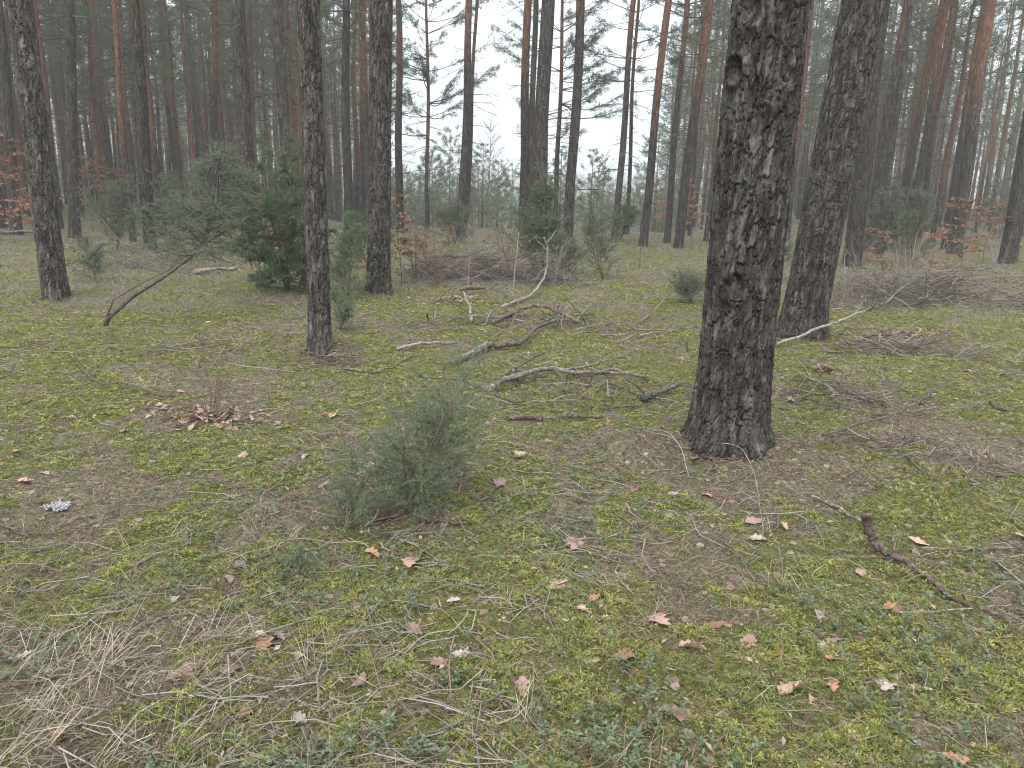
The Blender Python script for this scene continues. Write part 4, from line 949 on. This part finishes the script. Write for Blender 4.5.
fallen('flat strip of reddish bark at the foot of the small juniper', [(412, 518, .015), (430, 524, .02), (450, 526, .02), (466, 528, .015)], .014, WOOD_RED, seed=29, rough=.25, name='bark_strip', cat='bark')
fallen('short brown stick at the far right on mossy ground', [(988, 404, .02), (1000, 411, .02), (1014, 414, .02)], .018, WOOD_BROWN, seed=30)
fallen('grey stump of a branch standing askew at right', [(964, 452, .05), (970, 462, .03), (979, 474, .01)], .012, WOOD_GREY, seed=31)
fallen('thin stick behind the moss left of the largest trunk', [(640, 325, .03), (660, 312, .1), (680, 293, .25)], .014, WOOD_GREY, seed=32)
fallen('pale stick lying flat left of the largest trunk', [(600, 338, .02), (622, 338, .03), (640, 340, .02)], .014, WOOD_GREY, seed=33)
fallen('second pale stick lying flat nearer the largest trunk', [(640, 339, .02), (655, 335, .03), (672, 334, .02)], .014, WOOD_PALE, seed=34)
fallen('long fallen log far back at the left edge', [(-10, 236, .1), (18, 236, .1), (42, 235, .1)], .07, WOOD_GREY, seed=35)
fallen('pale fallen log behind the bowed juniper stem', [(196, 276, .06), (212, 274, .07), (236, 271, .07)], .06, WOOD_PALE, seed=36, rough=.2)
fallen('thin bare pole slanting above the bowed juniper stem', [(146, 272, .05), (124, 262, .35), (96, 248, .9), (82, 240, 1.5)], .016, WOOD_DARK, seed=37)
fallen('thin twig bent over the litter left of the bare shrub', [(70, 358, .03), (98, 386, .03), (125, 391, .05), (160, 400, .03), (196, 412, .03)], .009, WOOD_BROWN, seed=38)
fallen('pale peeled root-like stick at the foot of the small juniper', [(366, 530, .015), (376, 523, .04), (388, 508, .10), (396, 498, .16)], .007, WOOD_PALE, seed=39)
fallen('slender tan stalk bent left of the largest trunk', [(653, 438, .05), (668, 448, .08), (680, 462, .07), (690, 486, .02)], .005, WOOD_PALE, seed=40)
fallen('slender tan stalk bowed right of the leaf at the largest trunk', [(700, 454, .06), (735, 464, .10), (752, 488, .08), (763, 535, .02)], .004, WOOD_PALE, seed=41)
fallen('thin stalk lying in the grass at bottom right', [(718, 545, .03), (738, 562, .04), (765, 590, .02)], .004, WOOD_RED, seed=42)
fallen('pale stalk standing upright near the bottom left', [(330, 768, .0), (331, 766, .12), (333, 764, .22)], .003, WOOD_PALE, seed=43, name='grass_stalk', cat='grass stalk')
fallen('short dark stick in the grass right of the largest trunk', [(905, 461, .02), (916, 471, .02), (930, 480, .02)], .010, WOOD_DARK, seed=44)
fallen('short dark twig right of the broken reddish branch', [(963, 488, .03), (970, 498, .02), (972, 508, .01)], .005, WOOD_DARK, seed=45)

# lichen clump
q = np.random.default_rng(9); c = ground(58, 509); g = G()
for k in range(46):
    a = q.uniform(0, 6.28); rr = .04 * math.sqrt(q.random()); p = c + [cos(a) * rr * 1.2, sin(a) * rr, .006]
    for w in range(3):
        e = p + np.array([q.normal(0, .012), q.normal(0, .012), q.uniform(.006, .022)]); tube(g, [p, (p + e) / 2 + q.normal(0, .004, 3), e], [.004, .0035, .002], 4)
tag(g.build('lichen_clump', island('white_lichen', [(.26, .25, .25), (.37, .36, .37), (.18, .17, .17)]), None, c), 'white crusty lichen clump on the moss near the left border', 'lichen')

# ------------------------------------------------------------------ oak leaves
def oak_mesh(seed, mat):
    q = np.random.default_rng(seed); n = 27; u = np.linspace(0, 1, n)
    env = np.sin(np.clip(u, 0, 1) ** .8 * pi) ** .75 * .26
    lob = 1 + .24 * np.sin(u * 2 * pi * q.uniform(3.4, 4.3) + q.uniform(0, 1)); wl = env * lob; wr = env * (1 + .26 * np.sin(u * 2 * pi * q.uniform(3.4, 4.3) + q.uniform(0, 1)))
    cv = q.normal(0, .12) * (u - .5) ** 2 * 4
    curl = q.uniform(.05, .55); bend = q.uniform(-.4, .6); V = []; 
    for i in range(n):
        for s in (-1, -.5, 0, .5, 1):
            w = (wl[i] if s < 0 else wr[i]) * s
            V.append([u[i] - .5, w + cv[i], abs(s) ** 1.6 * (wl[i] + wr[i]) * curl * (1 + .5 * sin(u[i] * 5 + s * 2)) + bend * (u[i] - .4) ** 2 * .7 + q.normal(0, .006)])
    V = np.array(V); i = np.arange(n - 1)[:, None] * 5; j = np.arange(4)[None]; Q = np.stack([i + j, i + 5 + j, i + 6 + j, i + 1 + j], -1).reshape(-1, 4)
    g = G(); g.add(V, Q); tube(g, [(-.5, cv[0], .0), (-.62, cv[0] + .01, .0), (-.76, cv[0] + .03, .02)], [.010, .009, .007], 4)
    return g.mesh('oak_leaf', mat, True)
OM = {k: [oak_mesh(400 + i + 10 * j, m) for i in range(4)] for j, (k, m) in enumerate(OAKS.items())}
def leaf(px, py, size, hue, label, group=None, p=None, seed=None):
    if p is None: p = ground(px, py)
    o = link('oak_leaf', OM[hue][random.randrange(4)], None, p + np.array([0, 0, .008])); s = size * .94
    o.scale = (s, s * random.uniform(.85, 1.15), s); o.rotation_euler = (random.gauss(0, .12), random.gauss(.0, .12), random.uniform(0, 6.28))
    return tag(o, label, 'oak leaf', group)
LV = [(243, 458, .10, 'pinkish', 'pink-brown oak leaf below the leaf pile of the bare shrub'),
      (265, 648, .10, 'orange brown', 'orange-brown oak leaf lying alone at lower left'),
      (189, 672, .13, 'pinkish', 'broad pinkish oak leaf left of the orange-brown one at lower left'),
      (361, 684, .07, 'pinkish', 'small rounded pinkish oak leaf on bright moss at bottom left of centre'),
      (230, 581, .08, 'pale grey', 'pale oak leaf with upturned tip on moss at left'),
      (298, 722, .07, 'pale grey', 'small pale oak leaf beside dark green shoots near the bottom'),
      (575, 546, .13, 'pinkish', 'large pinkish oak leaf with an upturned stalk, centre of the floor'),
      (556, 589, .10, 'pinkish', 'pinkish lobed oak leaf below the large upturned one'),
      (584, 614, .08, 'tan', 'tan oak leaf left of the white wood chip'),
      (607, 620, .05, 'pale grey', 'tiny pale oak leaf just right of the tan leaf'),
      (656, 621, .12, 'pinkish', 'flat pinkish oak leaf below the white wood chip'),
      (713, 629, .11, 'orange brown', 'folded orange-tan oak leaf standing on edge'),
      (692, 652, .10, 'tan', 'tan oak leaf with a pale rim, below the folded one'),
      (613, 657, .07, 'pale grey', 'pale oak leaf tip poking from the moss at bottom centre'),
      (627, 661, .09, 'orange brown', 'dark orange oak leaf touching the pale leaf tip'),
      (521, 690, .09, 'pinkish', 'lobed pinkish oak leaf on moss near the bottom centre'),
      (498, 487, .15, 'pinkish', 'large curled pinkish oak leaf right of the small juniper'),
      (519, 457, .13, 'tan', 'upright tan oak leaf behind the large curled leaf'),
      (792, 694, .11, 'tan', 'wide tan oak leaf with a dark shoot beside it at bottom right'),
      (887, 685, .11, 'pale grey', 'pale flat oak leaf at bottom right under the twigs'),
      (921, 693, .07, 'tan', 'small tan oak leaf right of the pale flat one at bottom right'),
      (696, 461, .12, 'pinkish', 'pinkish oak leaf leaning at the foot of the largest trunk'),
      (708, 497, .08, 'pinkish', 'small pinkish oak leaf below the foot of the largest trunk'),
      (752, 524, .11, 'pinkish', 'pinkish oak leaf standing among stalks below the largest trunk'),
      (756, 541, .09, 'pale grey', 'white curled oak leaf under the standing pinkish leaf'),
      (893, 611, .10, 'orange brown', 'orange-tan oak leaf left of the reddish branch tip'),
      (925, 614, .05, 'pale grey', 'small whitish oak leaf touching the pale thin stick'),
      (411, 562, .14, 'pinkish', 'long curled pinkish oak leaf in front of the small juniper'),
      (386, 522, .10, 'orange brown', 'orange oak leaf propped at the stem of the small juniper'),
      (372, 556, .09, 'orange brown', 'orange-brown curled oak leaf below the small juniper'),
      (372, 467, .09, 'pinkish', 'pinkish oak leaf left of the small juniper foliage'),
      (414, 632, .08, 'pinkish', 'dull pinkish oak leaf sunk in moss below the juniper'),
      (680, 718, .11, 'pinkish', 'faded pinkish oak leaf half hidden in grass at bottom'),
      (748, 645, .10, 'pinkish', 'dull pink oak leaf standing in needles right of the tan leaf'),
      (834, 643, .08, 'pinkish', 'pinkish oak leaf crumpled among twigs at lower right'),
      (818, 618, .07, 'pale grey', 'pale stiff oak leaf sliver left of the orange-tan leaf at right'),
      (25, 484, .10, 'pinkish', 'pinkish oak leaf near the left border above the lichen'),
      (332, 418, .13, 'tan', 'upright tan oak leaf on bare litter below the slim near pine'),
      (300, 660, .06, 'tan', 'little tan oak leaf right of the lone orange-brown leaf'),
      (232, 674, .07, 'tan', 'yellowish tan oak leaf between the pinkish and orange-brown leaves at lower left'),
      (20, 660, .08, 'pale grey', 'whitish oak leaf in the straw near the left border'),
      (955, 762, .08, 'orange brown', 'orange-brown oak leaf at the bottom right corner'),
      (860, 575, .07, 'tan', 'tan leaf just below the upturned reddish branch'),
      (918, 545, .10, 'pinkish', 'pink-brown oak leaf caught behind the reddish broken branch')]
for a in LV: leaf(*a)
for k in range(80):
    r = 2.0 * 6 ** random.random(); a = radians(random.uniform(-42, 42)); x, y = r * sin(a), r * cos(a)
    leaf(0, 0, random.uniform(.05, .09), random.choice(list(OAKS)), 'small weathered oak leaf scattered over the moss and needle litter', 'small scattered oak leaves', np.array([x, y, float(hgt(x, y))]))

# ------------------------------------------------------------------ air, sky, sun
hz = bpy.data.materials.new('haze_air'); hz.use_nodes = True; nt = hz.node_tree; nt.nodes.clear()
out = nt.nodes.new('ShaderNodeOutputMaterial'); pv = nt.nodes.new('ShaderNodeVolumePrincipled')
pv.inputs['Color'].default_value = (.92, .96, .98, 1); pv.inputs['Density'].default_value = .0019; pv.inputs['Anisotropy'].default_value = .2
nt.links.new(pv.outputs[0], out.inputs['Volume'])
g = G(); x0, x1, y0, y1, z0, z1 = -340, 340, -60, 440, -5, 24
V = [(x, y, z) for x in (x0, x1) for y in (y0, y1) for z in (z0, z1)]
g.add(V, [(0, 1, 3, 2), (4, 6, 7, 5), (0, 4, 5, 1), (2, 3, 7, 6), (0, 2, 6, 4), (1, 5, 7, 3)]); HAZE = kind(g.build('haze', hz), 'stuff')

w = bpy.data.worlds.new('World'); scene.world = w; w.use_nodes = True; nt = w.node_tree; nt.nodes.clear()
out = nt.nodes.new('ShaderNodeOutputWorld'); SUN_EL, SUN_AZ = radians(42), radians(200)
sky = nt.nodes.new('ShaderNodeTexSky'); sky.sky_type = 'NISHITA'; sky.sun_disc = False; sky.sun_elevation = SUN_EL; sky.sun_rotation = SUN_AZ; sky.dust_density = 4; sky.air_density = 1.2
b1 = nt.nodes.new('ShaderNodeBackground'); b1.inputs[1].default_value = .05; nt.links.new(sky.outputs[0], b1.inputs[0])
tc = nt.nodes.new('ShaderNodeTexCoord'); sx = nt.nodes.new('ShaderNodeSeparateXYZ'); nt.links.new(tc.outputs['Generated'], sx.inputs[0])
# overcast dome: brighter to the zenith, slightly bluer low down
c = ramp(nt, sx.outputs[2], [(0.0, (.60, .68, .82)), (.10, (.76, .82, .90)), (.22, (.93, .965, 1.0)), (1.0, (.955, .975, 1.0))])
zp_ = math_(nt, 'POWER', math_(nt, 'MAXIMUM', sx.outputs[2], 0.0), 1.3); cn = tex(nt, 'ShaderNodeTexNoise', 3.0, mapping(nt, tc.outputs['Generated'], (1, 1, 3)), 4); c = mixc(nt, 1.0, c, ramp(nt, cn.outputs[0], [(.3, (.90, .92, .95)), (.7, (1.06, 1.05, 1.04))]), 'MULTIPLY')
mr = nt.nodes.new('ShaderNodeMapRange'); nt.links.new(zp_, mr.inputs[0]); mr.inputs[1].default_value = 0; mr.inputs[2].default_value = 1; mr.inputs[3].default_value = .56; mr.inputs[4].default_value = 3.2
b2 = nt.nodes.new('ShaderNodeBackground'); nt.links.new(c, b2.inputs[0]); nt.links.new(mr.outputs[0], b2.inputs[1])
ad = nt.nodes.new('ShaderNodeAddShader'); nt.links.new(b1.outputs[0], ad.inputs[0]); nt.links.new(b2.outputs[0], ad.inputs[1]); nt.links.new(ad.outputs[0], out.inputs[0])

sd = bpy.data.lights.new('sun', 'SUN'); sd.energy = 1.5; sd.angle = radians(30); sd.color = (1, .985, .965)
so = link('sun', sd)
import mathutils
sdir = mathutils.Vector((sin(SUN_AZ) * cos(SUN_EL), cos(SUN_AZ) * cos(SUN_EL), sin(SUN_EL)))
so.rotation_euler = sdir.to_track_quat('Z', 'Y').to_euler()

cam = bpy.data.cameras.new('camera'); co = link('camera', cam); scene.camera = co
cam.sensor_width = 36; cam.lens = FPX / W * 36; cam.clip_end = 4000; cam.clip_start = .05
M = mathutils.Matrix(((RV[0], UV[0], -F0[0], 0), (RV[1], UV[1], -F0[1], 0), (RV[2], UV[2], -F0[2], CAMZ), (0, 0, 0, 1)))
co.matrix_world = M

vs = scene.view_settings; vs.view_transform = 'Standard'; vs.look = 'None'; vs.gamma = 1; vs.use_curve_mapping = False; vs.exposure = 0.46
scene.render.engine = 'CYCLES'
cy = scene.cycles; cy.filter_width = 1.1; cy.use_denoising = True; cy.max_bounces = 5; cy.diffuse_bounces = 3; cy.glossy_bounces = 1; cy.transmission_bounces = 2; cy.volume_bounces = 1; cy.transparent_max_bounces = 4
cy.caustics_reflective = False; cy.caustics_refractive = False; cy.use_adaptive_sampling = True; cy.adaptive_threshold = .02
